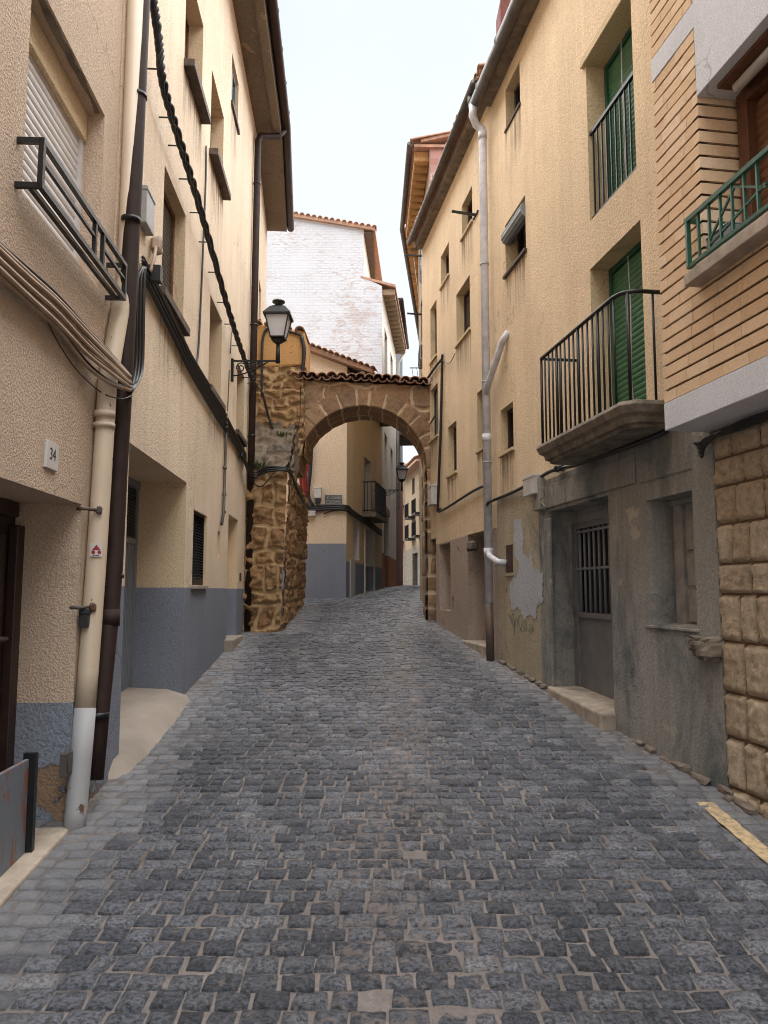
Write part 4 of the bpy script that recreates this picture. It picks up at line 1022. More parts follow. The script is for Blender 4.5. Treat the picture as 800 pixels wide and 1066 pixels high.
for i in range(19): m.bar(SD.P(2.1+.1*i, 2.0, .33), SD.P(2.1+.1*i, 2.78, .33), .02)
for o_ in (.04, .13, .22): m.bar(SD.P(2.1, 2.0, o_), SD.P(2.1, 2.78, o_), .016)
m.build('railing', 'black_metal', bl)
MB().wbox(SD, .42, .95, -.2, .72, 0, .03).build('meter_door', 'box_pale', HD)
# white gable house E
HE = thing('house', 'tall house with flaking white brick gable rising behind the arch', 'house', (-2, 23, gz(23)))
FE = Flat(23.0); zA, zB = 11.77, 11.25
SE = Wall(-.06, .085, 1, 23.0)
m = MB(); p = lambda x, z: Vector((x, 23.0, z+EYE))
m.add([p(-6.5, -1), p(-.06, -1), p(-.06, 9.40), p(-.63, 9.70), p(-.63, 11.25), p(-6.5, 12.3)], [(0, 1, 2, 3, 4, 5)])
m.build('gable_wall', 'gable', HE)
OE = [(.9, 2.0, 6.3, 8.4, .15), (.9, 2.0, 3.3, 5.0, .15), (3.4, 4.5, 6.3, 8.4, .15), (3.4, 4.5, 3.3, 5.0, .15), (.7, 2.5, -.8, 2.45, .15)]
facade(SE, .02, 6.2, [('dado', 'orange_dado', -1, 1.15), ('wall', 'white_plaster', 1.15, 9.35)], OE, HE, back=0)
for q in OE[:4]: window(SE, q, HE, 'shutter', 'wood', slat='dark_slat')
m = MB(); a, b, c, d, dep = OE[4]; slats(m, SE, a, b, c, d, -.12, .09, .02); m.build('door', 'box_grey', HE)
MB().wbox(SE, a-.2, b+.2, d, d+.22, 0, .03).build('door_head', 'orange_dado', HE)
m = MB(); m.hexa([Vector((-6.5, 23.2, .5)), Vector((-.3, 23.2, .5)), SE.P(6.1, -1, -.3), Vector((-6.5, 29, .5)), Vector((-6.5, 23.2, 10.9)), Vector((-.3, 23.2, 10.6)), SE.P(6.1, 9.0, -.3), Vector((-6.5, 29, 10.9))])
m.hexa([Vector((-6.5, 23.2, 10.6)), Vector((-.63, 23.05, 10.6)), Vector((-.4, 28, 10.6)), Vector((-6.5, 28, 10.6)), Vector((-6.5, 23.2, 13.7)), Vector((-.63, 23.05, 12.85)), Vector((-.4, 28, 12.85)), Vector((-6.5, 28, 13.7))]); m.build('core', 'white_plaster', HE)
m = MB(); e_ = lambda a, z, o: SE.P(a, z, o)
m.hexa([p(-.73, 9.66), e_(.0, 9.36, .42), e_(6.2, 9.36, .42), Vector((-.3, 29.2, 11.26)), p(-.73, 9.74), e_(.0, 9.44, .42), e_(6.2, 9.44, .42), Vector((-.3, 29.2, 11.34))])
m.hexa([p(-6.6, 12.28)+Vector((0, -.1, 0)), p(-.28, 11.17)+Vector((0, -.1, 0)), Vector((.0, 28, 11.17+EYE)), Vector((-6.6, 28, 12.28+EYE)), p(-6.6, 12.4)+Vector((0, -.1, 0)), p(-.28, 11.28)+Vector((0, -.1, 0)), Vector((.0, 28, 11.28+EYE)), Vector((-6.6, 28, 12.4+EYE))])
for i in range(34):
    f = i/33; barrel(m, (-.3-6.2*f, 22.85, 11.27+1.1*f+EYE), (0, .35, 0), .07, .07)
m.build('roof', 'tiles', HE)
for i in range(15): a = .1+.42*i; MB().wbox(SE, a, a+.14, 9.16, 9.33, 0, .38).build('rafter_end', 'far_cream', HE)
m = MB(); m.box(-.62, -.34, 22.98, 27.9, 11.10+EYE, 11.16+EYE); m.build('eave_board', 'sill_brown', HE)
pipe('drainpipe', 'box_pale', [SE.P(6.1, 9.3, .42), SE.P(6.1, 8.8, .1), SE.P(6.1, 3.0, .08)], .05, HE)

# row of far houses on the left beyond E
HF = thing('house', 'narrow dark and red house beyond the roller door, left side of the far street', 'house', (.7, 32, gz(32)))
SF = Wall(.45, .07, 1, 29.2)
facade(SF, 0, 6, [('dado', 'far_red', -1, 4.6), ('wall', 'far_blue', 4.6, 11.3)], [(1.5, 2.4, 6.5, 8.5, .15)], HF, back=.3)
m = MB(); m.wbox(SF, -.1, 6, 11.3, 11.42, -2, .2); m.tube([SF.P(-.1, 11.36, .25), SF.P(6, 11.36, .25)], .07, 8); m.build('eave', 'brown_metal', HF)
m = MB(); m.wbox(SF, 1.0, 3.4, 6.2, 6.3, 0, .6); bl = m.build('balcony', 'slab_stone', HF)
m = MB()
for z in (7.1, 6.35): m.bar(SF.P(1.0, z, .6), SF.P(3.4, z, .6), .04); m.bar(SF.P(1.0, z, 0), SF.P(1.0, z, .6), .04)
for i in range(13): m.bar(SF.P(1+.2*i, 6.3, .6), SF.P(1+.2*i, 7.1, .6), .025)
m.build('railing', 'black_metal', bl)

# far right-hand row closing the view
def far_house(label, W, a0, a1, zt, mat, cols, rows, zbase, seed):
    h = thing('house', label, 'house', W.P((a0+a1)/2, zbase))
    ops = []
    for (z0, z1) in rows:
        for c in cols: ops.append((c-.42, c+.42, z0, z1, .14))
    ops.append(((a0+a1)/2-.9, (a0+a1)/2+.7, -1, 2.0, .2))
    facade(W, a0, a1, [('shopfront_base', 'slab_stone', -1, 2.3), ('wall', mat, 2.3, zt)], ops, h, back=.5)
    for q in ops[:-1]: window(W, q, h, 'shutter', 'dark_wood', slat='dark_slat')
    q = ops[-1]; MB().wbox(W, q[0], q[1], -1, 2.0, -.25, -.2).build('door', 'dark', h)
    m = MB(); m.wbox(W, a0, a1, zt, zt+.12, -1, .45)
    for i in range(int((a1-a0)/.22)): b_ = W.P(a0+.1+.22*i, zt+.2, .5); barrel(m, b_, W.P(a0+.1+.22*i, zt+1.2, -2)-b_, .1, .09)
    m.build('roof', 'tiles', h)
    return h
WG1 = Wall(2.05, -.135, -1, 38.0); 
h = far_house('cream far house with three storeys of windows at the end of the street', WG1, 0, 6.2, 6.45, 'far_cream', (1.2, 3.4), ((2.9, 3.8), (4.0, 4.75), (5.2, 6.1)), .2, 1)
for z in (2.8, 3.95):
    for c in (1.2, 3.4):
        m = MB(); m.wbox(WG1, c-.6, c+.6, z-.1, z, 0, .4)
        for i in range(9): m.bar(WG1.P(c-.58+.145*i, z, .38), WG1.P(c-.58+.145*i, z+.7, .38), .025)
        m.bar(WG1.P(c-.6, z+.7, .38), WG1.P(c+.6, z+.7, .38), .035); m.build('balcony', 'black_metal', h)
WG2 = Wall(1.22, -.24, -1, 44.2)
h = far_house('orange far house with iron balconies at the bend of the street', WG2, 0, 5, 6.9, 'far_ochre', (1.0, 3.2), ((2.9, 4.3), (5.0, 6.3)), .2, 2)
for z in (2.85, 4.95):
    m = MB(); m.wbox(WG2, .3, 3.9, z-.12, z, 0, .5)
    for i in range(19): m.bar(WG2.P(.3+.2*i, z, .48), WG2.P(.3+.2*i, z+.85, .48), .03)
    m.bar(WG2.P(.3, z+.85, .48), WG2.P(3.9, z+.85, .48), .04); m.build('balcony', 'black_metal', h)
HX = thing('house', 'brown rendered house closing the far end of the street', 'house', (0, 52, gz(52)))
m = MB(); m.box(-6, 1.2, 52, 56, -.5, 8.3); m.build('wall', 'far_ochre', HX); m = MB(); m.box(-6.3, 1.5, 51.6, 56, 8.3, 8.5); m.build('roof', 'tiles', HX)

# tall house G behind the right-hand roofs
HG = thing('house', 'tall house with red brick gable and bracketed eave above the right-hand roofs', 'house', (1.2, 16, gz(16)))
G1 = Wall(.86, -.02, -1, 14.2); G2 = Wall(.80, .10, -1, 17.2)
ZG = 8.35
og = [(.5, 1.1, 5.4, 6.3, .15), (1.7, 2.3, 5.4, 6.3, .15), (.6, 1.2, 3.2, 4.2, .15)]
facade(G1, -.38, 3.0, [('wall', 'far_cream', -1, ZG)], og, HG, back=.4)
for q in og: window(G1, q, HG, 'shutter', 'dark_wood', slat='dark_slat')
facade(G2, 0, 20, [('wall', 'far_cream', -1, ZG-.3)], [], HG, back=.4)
m = MB(); m.add([(.86, 13.8, 6), (4.6, 13.8, 6), (4.6, 13.8, 10.85), (.86, 13.8, ZG+EYE)], [(0, 1, 2, 3)]); m.build('gable', 'red_brick', HG)
for i in range(12): a = -.3+.28*i; MB().wbox(G1, a, a+.16, ZG-.2, ZG, 0, .29).build('eave_bracket', 'orange_plaster', HG, .02)
for i in range(14): a = .1+.5*i; MB().wbox(G2, a, a+.3, ZG-.2, ZG, 0, .29).build('eave_bracket', 'orange_plaster', HG)
m = MB(); m.wbox(G1, -.45, 3.0, ZG, ZG+.05, -.6, .30); m.wbox(G2, 0, 8, ZG, ZG+.05, -.6, .30)
for W_, n_, a0 in ((G1, 17, -.42), (G2, 40, .1)):
    for i in range(n_): b_ = W_.P(a0+.2*i, ZG+.10, .36); barrel(m, b_, W_.P(a0+.2*i, ZG+.45, -1.2)-b_, .09, .08)
m.hexa([(.7, 13.72, ZG+EYE+.08), (4.7, 13.72, 10.93), (4.7, 17, 10.93), (.7, 17, ZG+EYE+.08), (.7, 13.72, ZG+EYE+.14), (4.7, 13.72, 11.0), (4.7, 17, 11.0), (.7, 17, ZG+EYE+.14)])
m.build('roof', 'tiles', HG)
m = MB(); m.tube([G1.P(-.45, ZG+.05, .38), G1.P(3.0, ZG+.05, .38), G2.P(8, ZG+.05, .38)], .055, 10); m.build('gutter', 'zinc', HG)

# ================================================================== THINGS ON THE WALLS
def lantern(name, label, base, arm_dir, arm_len, group, s=1.0, post=True):
    """wall bracket at base (on the wall), lantern standing on the arm's end"""
    t = thing(name, label, 'street lamp', base, group)
    b = Vector(base); d = Vector(arm_dir).normalized(); e = b+d*arm_len
    m = MB(); m.bar(b+Vector((0, 0, .0)), e, .022*s); m.bar(b+d*.01+Vector((0, 0, .03*s)), b+d*.01+Vector((0, 0, -.28*s)), .045*s)
    c1 = [b+d*(.03+arm_len*.75*i/10)+Vector((0, 0, -.20*s+.19*s*(i/10)**1.6)) for i in range(11)]; m.tube(c1, .010*s, 6)
    for cx_, r in ((.16, .075), (.33, .05), (.46, .03)):
        cc = b+d*(arm_len*cx_*1.3)+Vector((0, 0, -r*s*1.1-.01)); pts = []
        for i in range(22):
            q = i/21*R(560); rr = r*s*(1-.75*i/21); pts.append(cc+d*math.cos(q)*rr+Vector((0, 0, math.sin(q)*rr)))
        m.tube(pts, .008*s, 6)
    m.tube([e+Vector((0, 0, -.03*s)), e+Vector((0, 0, .24*s))], [.032*s, .026*s], 10); m.build('bracket', 'black_metal', t)
    zb = e+Vector((0, 0, .24*s)); r45 = R(45)+math.atan2(d.y, d.x)
    m = MB(); m.lathe(zb, [(.05*s, 0), (.075*s, .05*s), (.135*s, .06*s), (.135*s, .075*s)], 4, 0, False, r45)
    for j in range(4):
        q = r45+j*math.pi/2; u = Vector((math.cos(q), math.sin(q), 0))
        m.bar(zb+u*.13*s+Vector((0, 0, .07*s)), zb+u*.215*s+Vector((0, 0, .35*s)), .016*s); m.bar(zb+u*.03*s+Vector((0, 0, .0)), zb+u*.13*s+Vector((0, 0, .07*s)), .02*s)
    m.build('frame', 'black_metal', t)
    m = MB(); m.lathe(zb, [(.122*s, .075*s), (.205*s, .35*s)], 4, 0, False, r45); m.build('glass', 'lamp_glass', t)
    m = MB(); m.lathe(zb, [(.25*s, .345*s), (.255*s, .37*s), (.15*s, .47*s), (.09*s, .50*s)], 4, 0, False, r45); m.lathe(zb, [(.05*s, .49*s), (.045*s, .53*s), (.085*s, .555*s), (.085*s, .575*s), (.03*s, .595*s), (.0*s+.004, .60*s)], 12)
    m.build('cap', 'black_metal', t)
    return t
LG = 'wrought iron lanterns along the street'
bp = WL.P(9.95, 3.03); lantern('street_lamp', 'large black lantern on scrolled wall bracket by the left drainpipe', bp, (1, -.02, 0), .62, LG, 1.0)
bp = SD.P(5.2, 2.98); lantern('street_lamp', 'small distant black lantern framed under the arch', bp, (1, 0, 0), .62, LG, 1.0)
t = thing('globe_lamp', 'tiny white globe lamp hanging far down the street under the arch', 'street lamp', (.55, 36, 3.5+EYE))
pg = Flat(36).Q(414.5, 541); m = MB(); m.lathe(pg, [(.02, -.2), (.14, -.14), (.2, 0), (.14, .14), (.02, .2)], 12); m.build('globe', 'lamp_glass', t)
m = MB(); m.tube([pg+Vector((0, 0, .2)), pg+Vector((0, 0, .3)), pg+Vector((-.5, 0, .3))], .03, 6); m.build('arm', 'black_metal', t)

# cables
def cab(pts, r, n=6, m=None, mi=0, seg=6):
    m = m or MB(); m.tube(bez(pts, seg), r, n, mi); return m
Lp = lambda u, v, o=.04: WL.Q(u, v, o)
m = MB(); rnd = random.Random(2)
rt = [(-12, 258), (0, 270), (30, 298), (60, 325), (90, 357), (115, 380), (136, 399)]
for i in range(11):
    off = (i-5)*2.3; mi = 1 if i in (1, 2, 4, 5, 7, 8, 10) else 0
    pts = []
    for q, (u, v) in enumerate(rt):
        spread = 1.0 if u < 100 else .75 if u < 130 else .45
        pts.append(WL.Q(u, v+off*spread*1.5+rnd.uniform(-1, 1)+ (6 if 80 < u < 120 and i > 8 else 0), .03+.016*(i % 3)+(.15 if u > 125 else .07 if u > 110 else 0)))
    m.tube(bez(pts, 5), .0115 if mi else .009, 7, mi)
m.tube(bez([Lp(45, 325), Lp(60, 355), Lp(80, 385), Lp(105, 408), Lp(125, 415, .18), Lp(138, 412, .15)], 6), .004, 5)
tag(m.build('cable_bundle', ['cable', 'cable_beige']), 'bundle of beige and black cables across the pinkish house above its number plate', 'cable')
m = MB()
for i in range(10):
    o = .05+.012*(i % 3); du = (i-5)*1.15
    m.tube(bez([Lp(135+du*.4, 398+i*1.2, .16), Lp(141+du, 404-i, .10), Lp(145+du*.9, 380, o), Lp(146+du*.9, 330, o), Lp(147+du*.9, 292, o), Lp(150+du*.4, 278, o)], 5), .008, 6)
m.wbox(WL, *(lambda a: (a[0]-.03, a[0]+.05, a[1]-.06, a[1]+.06))(WL.at(151, 285)), .02, .12)
tag(m.build('cable_drop', 'cable'), 'vertical loop of black cables beside the thick brown drainpipe', 'cable')
m = MB(); low = [(149, 278), (165, 309), (185, 350), (200, 381), (228, 428), (250, 466), (256, 477)]
for i in range(7):
    dv = (i-3)*3.4; pts = [WL.Q(u, v+dv*(1 if u < 240 else .5), .03+.012*(i % 2)) for u, v in low]
    m.tube(bez(pts, 5), .014, 6)
pp = [WL.Q(252, 472, .06), Vector((-2.0, 11.60, 1.80+EYE)), Vector((-1.75, 11.60, 1.88+EYE)), Vector((-1.47, 11.68, 1.86+EYE)), Vector((-1.42, 12.2, 1.72+EYE)), Vector((-1.42, 13.2, 1.60+EYE)), Vector((-1.5, 15.3, 1.66+EYE))]
for i in range(3): m.tube(bez([p_+Vector((0, -.01*i, -.035*i if k_ in (1, 2) else -.02*i)) for k_, p_ in enumerate(pp)], 6), .016, 6)
m.tube(bez([WL.Q(252, 475, .06), Vector((-2.0, 11.58, 1.66+EYE)), Vector((-1.85, 11.56, 1.58+EYE)), Vector((-1.66, 11.58, 1.80+EYE)), Vector((-1.5, 11.62, 1.84+EYE))], 6), .010, 6)
tag(m.build('cable_bundle', 'cable'), 'flat black cable bundle sloping along the long cream house and over the stone pier', 'cable')
# twisted service cable on standoffs
m = MB(); sp = [(156, -30), (160, 0), (166, 45), (171, 90), (190, 155), (211, 225), (236, 315), (250, 360), (262, 393), (268, 405)]
core = bez([WL.Q(u, v, .11) for u, v in sp], 26); 
for k_ in range(3):
    pts = []
    for i, p_ in enumerate(core):
        t = i*.42+1.1*noise.noise(Vector((i*.09, 0, 3)))+k_*2.09; pts.append(p_+Vector((math.cos(t)*.0, math.cos(t)*.022, math.sin(t)*.022))*(1+.5*noise.noise(Vector((i*.21, k_*7, 0))))+Vector((math.sin(t)*.015, 0, 0)))
    m.tube(pts, .017, 6)
m.tube(bez([Vector((-2.06, 12.68, 3.37+EYE)), Vector((-1.95, 12.85, 2.9+EYE)), Vector((-1.8, 12.9, 2.55+EYE))], 6), .022, 6)
for i in range(13):
    u, v = [(sp[j][0]+(sp[j+1][0]-sp[j][0])*f, sp[j][1]+(sp[j+1][1]-sp[j][1])*f) for j, f in ((2, .6), (3, .5), (3, .95), (4, .45), (4, .95), (5, .3), (5, .65), (6, .0), (6, .5), (7, .0), (7, .5), (8, 0), (8, .5))][i]
    m.tube([WL.Q(u, v, .11), WL.P(WL.at(u, v, .11)[0], WL.at(u, v, .11)[1], -.02)], .007, 5)
tag(m.build('twisted_cable', 'cable'), 'thick twisted black cable on spikes running along the upper left wall', 'cable')
m = MB(); m.tube(bez([WL.Q(215, 152, .02), WL.Q(214, 200, .02), WL.Q(209, 320, .02), WL.Q(206, 372, .02), WL.Q(202, 384, .03)], 5), .011, 6); tag(m.build('thin_conduit', 'box_dark'), 'thin dark wire running down the cream wall between upper windows', 'cable')
m = MB(); m.tube(bez([WL.Q(244, 330, .03), WL.Q(241, 352, .03), WL.Q(240, 368, .03)], 4), .008, 6); m.tube(bez([WL.Q(239, 385, .03), WL.Q(238, 410, .03), WL.Q(237, 428, .03)], 4), .008, 6)
m.tube([WL.Q(236, 430, .03), WL.Q(235, 470, .03), WL.Q(233, 534, .03), WL.Q(231, 546, .03)], .018, 8)
for v in (445, 487, 515, 533): p_ = WL.Q(235.5-.02*(v-430), v, .03); m.tube([p_-Vector((0, 0, .015)), p_+Vector((0, 0, .015))], .026, 8)
tag(m.build('lamp_conduit', 'zinc'), 'narrow grey conduit running down the wall below the large lantern', 'conduit')
# tower cables
m = MB(); yy = YF-.08
F_ = Flat(yy)
m.tube(bez([F_.Q(273, 412), F_.Q(273, 372), F_.Q(274, 352), F_.Q(279, 342), F_.Q(290, 344), F_.Q(305, 346), F_.Q(314, 350), F_.Q(316, 360), F_.Q(315, 392)], 6), .022, 6)
m.tube(bez([F_.Q(314, 350), F_.Q(317, 365), F_.Q(315, 388)], 6), .035, 6)
m.tube(bez([F_.Q(313, 392), F_.Q(313, 430), F_.Q(309, 455), F_.Q(308, 500)], 6), .008, 5)
tag(m.build('looped_cable', 'cable'), 'black cable looped round the orange rendered stub beside the arch', 'cable')
# corner house cables and boxes
FDq = lambda u, v, o=.05: FD.Q(u, v, o)
m = MB()
for i in range(3): m.tube(bez([FDq(316, 528+i*1.5), FDq(330, 527+i*2), FDq(345, 526+i*2), FDq(361, 527+i*2)]+[SD.Q(u, v+i*2, .05) for u, v in ((366, 531), (376, 538), (388, 546), (397, 553))], 5), .035, 6)
m.tube(bez([FDq(325, 455), FDq(323, 490), FDq(321, 515), FDq(326, 527)], 6), .05, 6); m.tube(bez([FDq(318, 512), FDq(322, 522), FDq(328, 528)], 5), .03, 6)
m.tube(bez([FDq(337, 535), FDq(346, 532), FDq(356, 531)], 5), .015, 5)
tag(m.build('cable_bundle', 'cable'), 'black cables crossing the cream corner house below its street sign', 'cable')
def wall_box(name, mat, W, u0, v0, u1, v1, dep, label, cat='box', extra=None, o=0):
    a, z1 = W.at(u0, v0); b, z0 = W.at(u1, v1); a, b = min(a, b), max(a, b)
    m = MB(); m.wbox(W, a, b, z0, z1, o, o+dep); m.wbox(W, a-.006, b+.006, z1-.03, z1+.004, o, o+dep+.006)
    return tag(m.build(name, mat, None, .006), label, cat)
wall_box('junction_box', 'box_pale', FD, 328, 508, 335, 519, .14, 'upright pale meter box beside the street sign on corner house')
wall_box('junction_box', 'box_dark', FD, 329, 520, 334, 524, .12, 'small black box right under the upright pale meter box')
wall_box('junction_box', 'box_pale', FD, 318.5, 532.5, 329, 537.5, .14, 'wide pale box under the cables on the corner house')
wall_box('junction_box', 'box_grey', WL, 145, 193, 152, 246, .06, 'grey electric box high beside the thick brown drainpipe')
m = MB(); lump(m, WL.P(5.63, 2.62, .05), .04, .05, .07, 3); m.tube(bez([WL.P(5.6, 2.6, .05), WL.P(5.5, 2.45, .06), WL.P(5.45, 2.33, .05)], 4), .014, 6); tag(m.build('cable_gland', 'cable_beige'), 'lumpy cable end sealed under the grey electric box', 'cable fitting')
wall_box('junction_box', 'box_dark', WL, 79.5, 634, 88, 652, .05, 'small dark slotted box beside the cream drainpipe', o=.015)
ja, jz = WL.at(67.5, 810, .03); m = MB(); m.wbox(WL, ja, ja+.10, jz, jz+.12, 0, .035); m.wbox(WL, ja+.02, ja+.08, jz+.02, jz+.10, .035, .04); tag(m.build('junction_box', 'zinc', None, .004), 'worn grey box low on the peeling base beside the white pipe foot', 'box')
wall_box('junction_box', 'box_pale', WR, 451.5, 507, 455.5, 525, .10, 'narrow pale box beside the arch on the ochre house')
wall_box('junction_box', 'box_pale', WR, 556, 498, 567, 514, .09, 'pale concrete-coloured box at the top corner of the cement base', o=.03)
# right cables
m = MB(); Rp = lambda u, v, o=.035: WR.Q(u, v, o)
m.tube(bez([Rp(457, 533), Rp(468, 527), Rp(485, 516), Rp(497, 509), Rp(505, 507), Rp(505.5, 520), Rp(506, 528), Rp(509, 523, .17), Rp(516, 520), Rp(535, 512), Rp(556, 501), Rp(575, 490), Rp(600, 484), Rp(640, 470), Rp(680, 455), Rp(694, 448)], 6), .018, 6)
for u, v in ((580, 488), (584, 487), (459, 531)): lump(m, Rp(u, v), .03, .05, .03, u)
tag(m.build('wall_cable', 'cable'), 'black cable sagging across the right wall under the iron balcony', 'cable')
m = MB(); m.tube(bez([Rp(446, 393), Rp(452, 384), Rp(460, 374), Rp(460.5, 376), Rp(459, 450), Rp(457, 500), Rp(456, 533)], 8), .022, 6); m.tube(bez([Rp(460, 375), Rp(468, 378), Rp(474, 368)], 5), .006, 5); tag(m.build('wall_cable', 'cable'), 'vertical black cable near the arch on the ochre house', 'cable')
m = MB(); m.tube(bez([Rp(565, 508, .1), Rp(567, 516, .06), Rp(562, 521, .06), Rp(569, 528, .05)], 6), .006, 5); tag(m.build('loose_wire', 'cable_beige'), 'thin loose wire hanging from the pale box over the cement base', 'cable')
m = MB()
for i in range(4): m.tube(bez([WR.P(4.86, .93, .02+.01*i), WR.P(4.79, .83+.03*i, .05), WR.P(4.70, .90+.01*i, .06), WR.P(4.4, .95-.012*i, .07), WR.P(4.0, .955-.012*i, .06), WR.P(2.5, .94-.012*i, .06)], 6), .010, 6)
tag(m.build('cable_bundle', 'cable'), 'coiled black cables under the white slab above the stone blocks', 'cable')
# clothes line arms and lines
CG = 'iron clothes line arms on the right-hand houses'
def arm(W, u, v, l, label, lines=None, d=None):
    a, z = W.at(u, v); t = thing('clothes_line_holder', label, 'clothes line', W.P(a, z), CG)
    m = MB(); m.bar(W.P(a, z, -.02), W.P(a, z+.03, l), .028); m.bar(W.P(a-.12, z, .01), W.P(a+.12, z, .01), .025); m.build('bar', 'black_metal', t)
    return a, z
arm(WR, 496, 224, .34, 'rusty iron arm below the topmost small window of the ochre house')
arm(G1, 446, 267, .45, 'upper thin clothes line arm against the sky above the arch')
arm(G1, 447, 328, .42, 'lower dark clothes line arm against the sky above the arch')
def lines(label, pts):
    m = MB()
    for a, b in pts: m.tube([a, b], .004, 4)
    tag(m.build('clothes_line', 'box_grey'), label, 'clothes line')
FG = Flat(14.8)
lines('two thin lines slanting down between the clothes line arms', [(FG.Q(431, 268), FG.Q(441, 352)), (FG.Q(438, 270), FG.Q(441, 325))])
t = thing('aerial', 'small aerial with dangling rods above the right end of the arch', 'aerial', FG.Q(436, 392)); m = MB()
m.tube([FG.Q(427, 383), FG.Q(443, 383)], .012, 5); m.build('boom', 'zinc', t); m = MB()
for u in (429, 434, 438): m.tube([FG.Q(u, 383), FG.Q(u+2, 396)], .005, 4)
m.build('rods', 'zinc', t)
def ac(u0, v0, u1, v1, label):
    F = Flat(14.9); p0, p1 = F.Q(u0, v1), F.Q(u1, v0); t = thing('air_conditioner', label, 'air conditioner', p0, 'air conditioners above the arch')
    m = MB(); m.box(p0.x, 1.05, 14.9, 15.6, p0.z, p1.z); m.build('casing', 'box_grey', t, .015)
    m = MB(); n_ = 8
    for i in range(n_): z = p0.z+.04+(p1.z-p0.z-.08)*i/n_; m.box(p0.x-.012, p0.x-.001, 14.95, 15.55, z, z+.03); m.box(p0.x+.01, p0.x+.12, 14.888, 14.899, z, z+.03)
    m.build('grille', 'fan', t)
ac(439, 252, 447, 281, 'upper air conditioner box just under the tall house eave')
ac(437.5, 357, 445, 374, 'lower dark air conditioner box just above the arch')
# number plate
def text(s_, W, a, z, size, o, mat, parent, flip=False):
    cu = bpy.data.curves.new('lettering', 'FONT'); cu.body = s_; cu.size = size; cu.extrude = .001; cu.align_x = 'CENTER'; cu.align_y = 'CENTER'
    ob = bpy.data.objects.new('lettering_tmp', cu); C.objects.link(ob)
    dg = bpy.context.evaluated_depsgraph_get(); me = bpy.data.meshes.new_from_object(ob.evaluated_get(dg)); bpy.data.objects.remove(ob)
    sg = -1 if flip else 1
    for v_ in me.vertices: v_.co = W.P(a+sg*v_.co.x, z+v_.co.y, o+v_.co.z)
    me.materials.clear(); me.materials.append(MT[mat]); ob = bpy.data.objects.new('lettering', me); C.objects.link(ob); adopt(ob, parent); return ob
a0, z0 = WL.at(45, 457); a1, z1 = WL.at(57, 490); zz = (.745, .60)
m = MB(); m.wbox(WL, 3.735, 3.895, .605, .742, 0, .014); np_ = tag(m.build('number_plate', 'plate', None, .003), 'white tile house number plate reading 34 on the pinkish wall', 'sign')
text('34', WL, 3.815, .678, .085, .0145, 'ink', np_)
a0, z0 = FD.at(338.5, 515.5); a1, z1 = FD.at(356.5, 526)
m = MB(); m.wbox(FD, a0, a1, z1, z0, 0, .03); sg = tag(m.build('street_sign', 'sign_slate', None, .006), 'dark slate street name sign on the cream corner house', 'sign')
text('C. CAÑO', FD, a0+(a1-a0)*.56, z1+(z0-z1)*.72, .085, .031, 'sign_text', sg); text('CZOPO', FD, (a0+a1)/2, z1+(z0-z1)*.28, .105, .031, 'sign_text', sg)
# sticker on the cream pipe
a, z = WL.at(99.5, 573, .125); m = MB(); vs = []
def pipe_pt(ds, dz, e=.0025):
    th = ds/.068; return WL.P(4.78-.0+.0, 0)+Vector((0, 0, 0))
c0 = WL.Q(100.5, 573, .06); t3 = Vector((WL.t[0], WL.t[1], 0)); n3 = Vector((WL.n[0], WL.n[1], 0)); view = (Vector((0, 0, 1.6))-c0); view.z = 0; view.normalize(); side = Vector((-view.y, view.x, 0)); side = side if side.x > 0 else -side
def pc_(ds, dz, r): th = ds/.057; return c0+view*math.cos(th)*r+side*math.sin(th)*r+Vector((0, 0, dz))
vs = [pc_(-.034+.068*i/8, dz, .058) for dz in (-.038, .038) for i in range(9)]
m.add(vs, [(i, i+1, i+10, i+9) for i in range(8)]); stk = tag(m.build('sticker', 'plate'), 'small white sticker with red triangle and discs on the cream pipe', 'sticker')
m = MB(); N_ = 6
for i in range(N_):
    f0, f1 = i/N_, (i+1)/N_; w0, w1 = .024*(1-f0), .024*(1-f1); z0_, z1_ = -.002+.032*f0, -.002+.032*f1
    m.add([pc_(x_, z_, .0592) for x_, z_ in [(-w0, z0_), (-w0/2, z0_), (0, z0_), (w0/2, z0_), (w0, z0_), (w1, z1_), (w1/2, z1_), (0, z1_), (-w1/2, z1_), (-w1, z1_)]], [(0, 1, 8, 9), (1, 2, 7, 8), (2, 3, 6, 7), (3, 4, 5, 6)])
for cx_ in (-.016, .016): m.add([pc_(cx_+.0105*math.cos(2*math.pi*i/12), -.014+.0105*math.sin(2*math.pi*i/12), .0592) for i in range(12)], [tuple(range(12))])
m.build('red_mark', 'red_ink', stk)
m = MB()
for cx_ in (-.012, .0, .010): m.add([pc_(cx_-.004, -.034, .0592), pc_(cx_+.004, -.034, .0592), pc_(cx_+.004, -.028, .0592), pc_(cx_-.004, -.028, .0592)], [(0, 1, 2, 3)])
m.build('lettering', 'ink', stk)
# red cloth by the corner
m = MB(); vs = []
for i in range(7):
    for j in range(9): vs.append((-1.83+.03*i+.02*math.sin(j), 16.6+.04*math.sin(i*1.7), 3.6+EYE-.95*j/8*(1+.1*math.sin(i*2))+ -.6))
m.add(vs, [(i*9+j, i*9+j+1, i*9+j+10, i*9+j+9) for i in range(6) for j in range(8)], 0, True); o = m.build('hanging_cloth', 'red_cloth'); sd = o.modifiers.new('thickness', 'SOLIDIFY'); sd.thickness = .006
tag(o, 'strip of red cloth hanging beside black cables behind the arch pier', 'cloth')

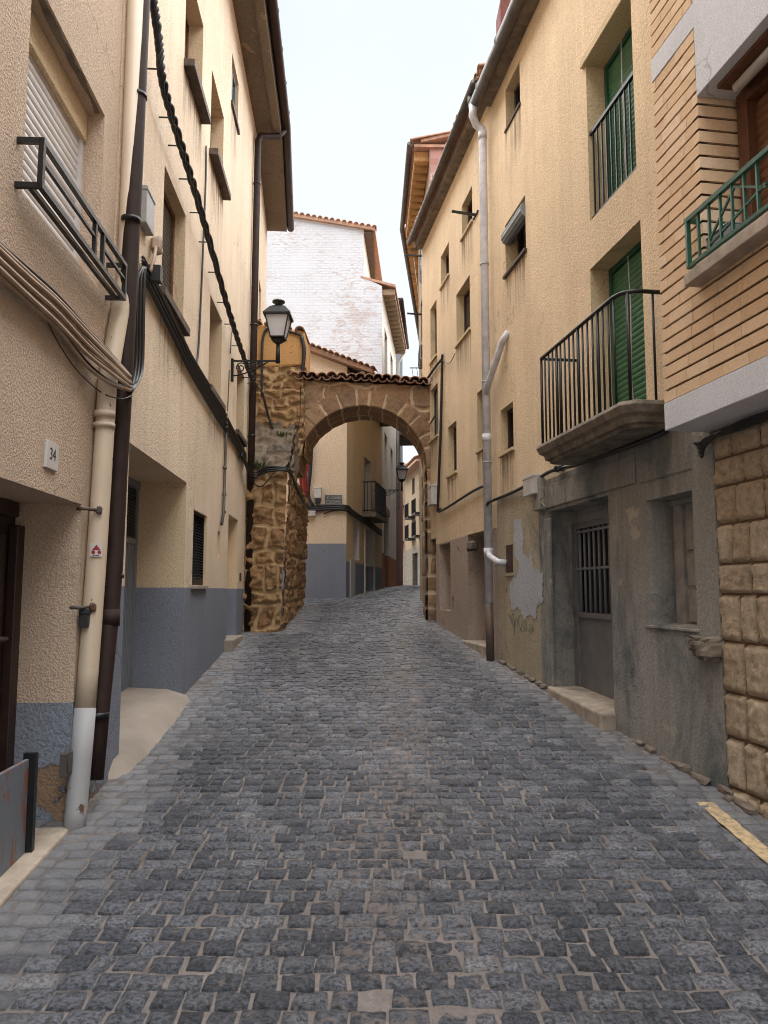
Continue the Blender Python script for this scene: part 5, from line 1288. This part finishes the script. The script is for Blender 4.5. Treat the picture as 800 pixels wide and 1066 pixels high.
# ================================================================== LIGHT, SKY, CAMERA
sc = bpy.context.scene
w = bpy.data.worlds.new('World'); sc.world = w; w.use_nodes = True; nt = w.node_tree; bg = nt.nodes['Background']
sky = nt.nodes.new('ShaderNodeTexSky'); sky.sky_type = 'NISHITA'; sky.sun_disc = False; sky.sun_elevation = R(80); sky.sun_rotation = R(10)
tc = nt.nodes.new('ShaderNodeTexCoord'); nz = nt.nodes.new('ShaderNodeTexNoise'); nz.inputs['Scale'].default_value = 1.6; nz.inputs['Detail'].default_value = 5
rp_ = nt.nodes.new('ShaderNodeValToRGB'); rp_.color_ramp.elements[0].position = .35; rp_.color_ramp.elements[0].color = (1.66, 1.79, 1.90, 1); rp_.color_ramp.elements[1].position = .65; rp_.color_ramp.elements[1].color = (2.02, 2.07, 2.10, 1)
mx = nt.nodes.new('ShaderNodeMix'); mx.data_type = 'RGBA'; mx.inputs[0].default_value = .9
nt.links.new(tc.outputs['Generated'], nz.inputs['Vector']); nt.links.new(nz.outputs['Fac'], rp_.inputs['Fac'])
nt.links.new(sky.outputs[0], mx.inputs[6]); nt.links.new(rp_.outputs[0], mx.inputs[7]); nt.links.new(mx.outputs[2], bg.inputs['Color'])
bg.inputs['Strength'].default_value = .05
sl = bpy.data.lights.new('sun', 'SUN'); sl.energy = 1.5; sl.angle = R(130); sl.color = (1, .99, .98)
so = bpy.data.objects.new('sun', sl); C.objects.link(so); so.location = (0, -5, 20)
el, az = R(80), R(10)
d = Vector((math.sin(az)*math.cos(el), math.cos(az)*math.cos(el), math.sin(el)))
so.rotation_euler = d.to_track_quat('Z', 'Y').to_euler()
cam = bpy.data.cameras.new('camera'); cam.sensor_fit = 'VERTICAL'; cam.sensor_height = 24; cam.lens = 24*FPX/PH; cam.clip_end = 1000; cam.clip_start = .05
co = bpy.data.objects.new('camera', cam); C.objects.link(co); co.location = (0, 0, EYE); co.rotation_euler = (R(90)+PITCH, 0, 0); sc.camera = co
sc.render.resolution_x, sc.render.resolution_y = 768, 1024
sc.view_settings.view_transform = 'Standard'; sc.view_settings.look = 'None'; sc.view_settings.gamma = 1; sc.view_settings.exposure = 3.25
sc.cycles.filter_width = 1.05; sc.cycles.use_denoising = True; sc.cycles.max_bounces = 6; sc.cycles.diffuse_bounces = 4
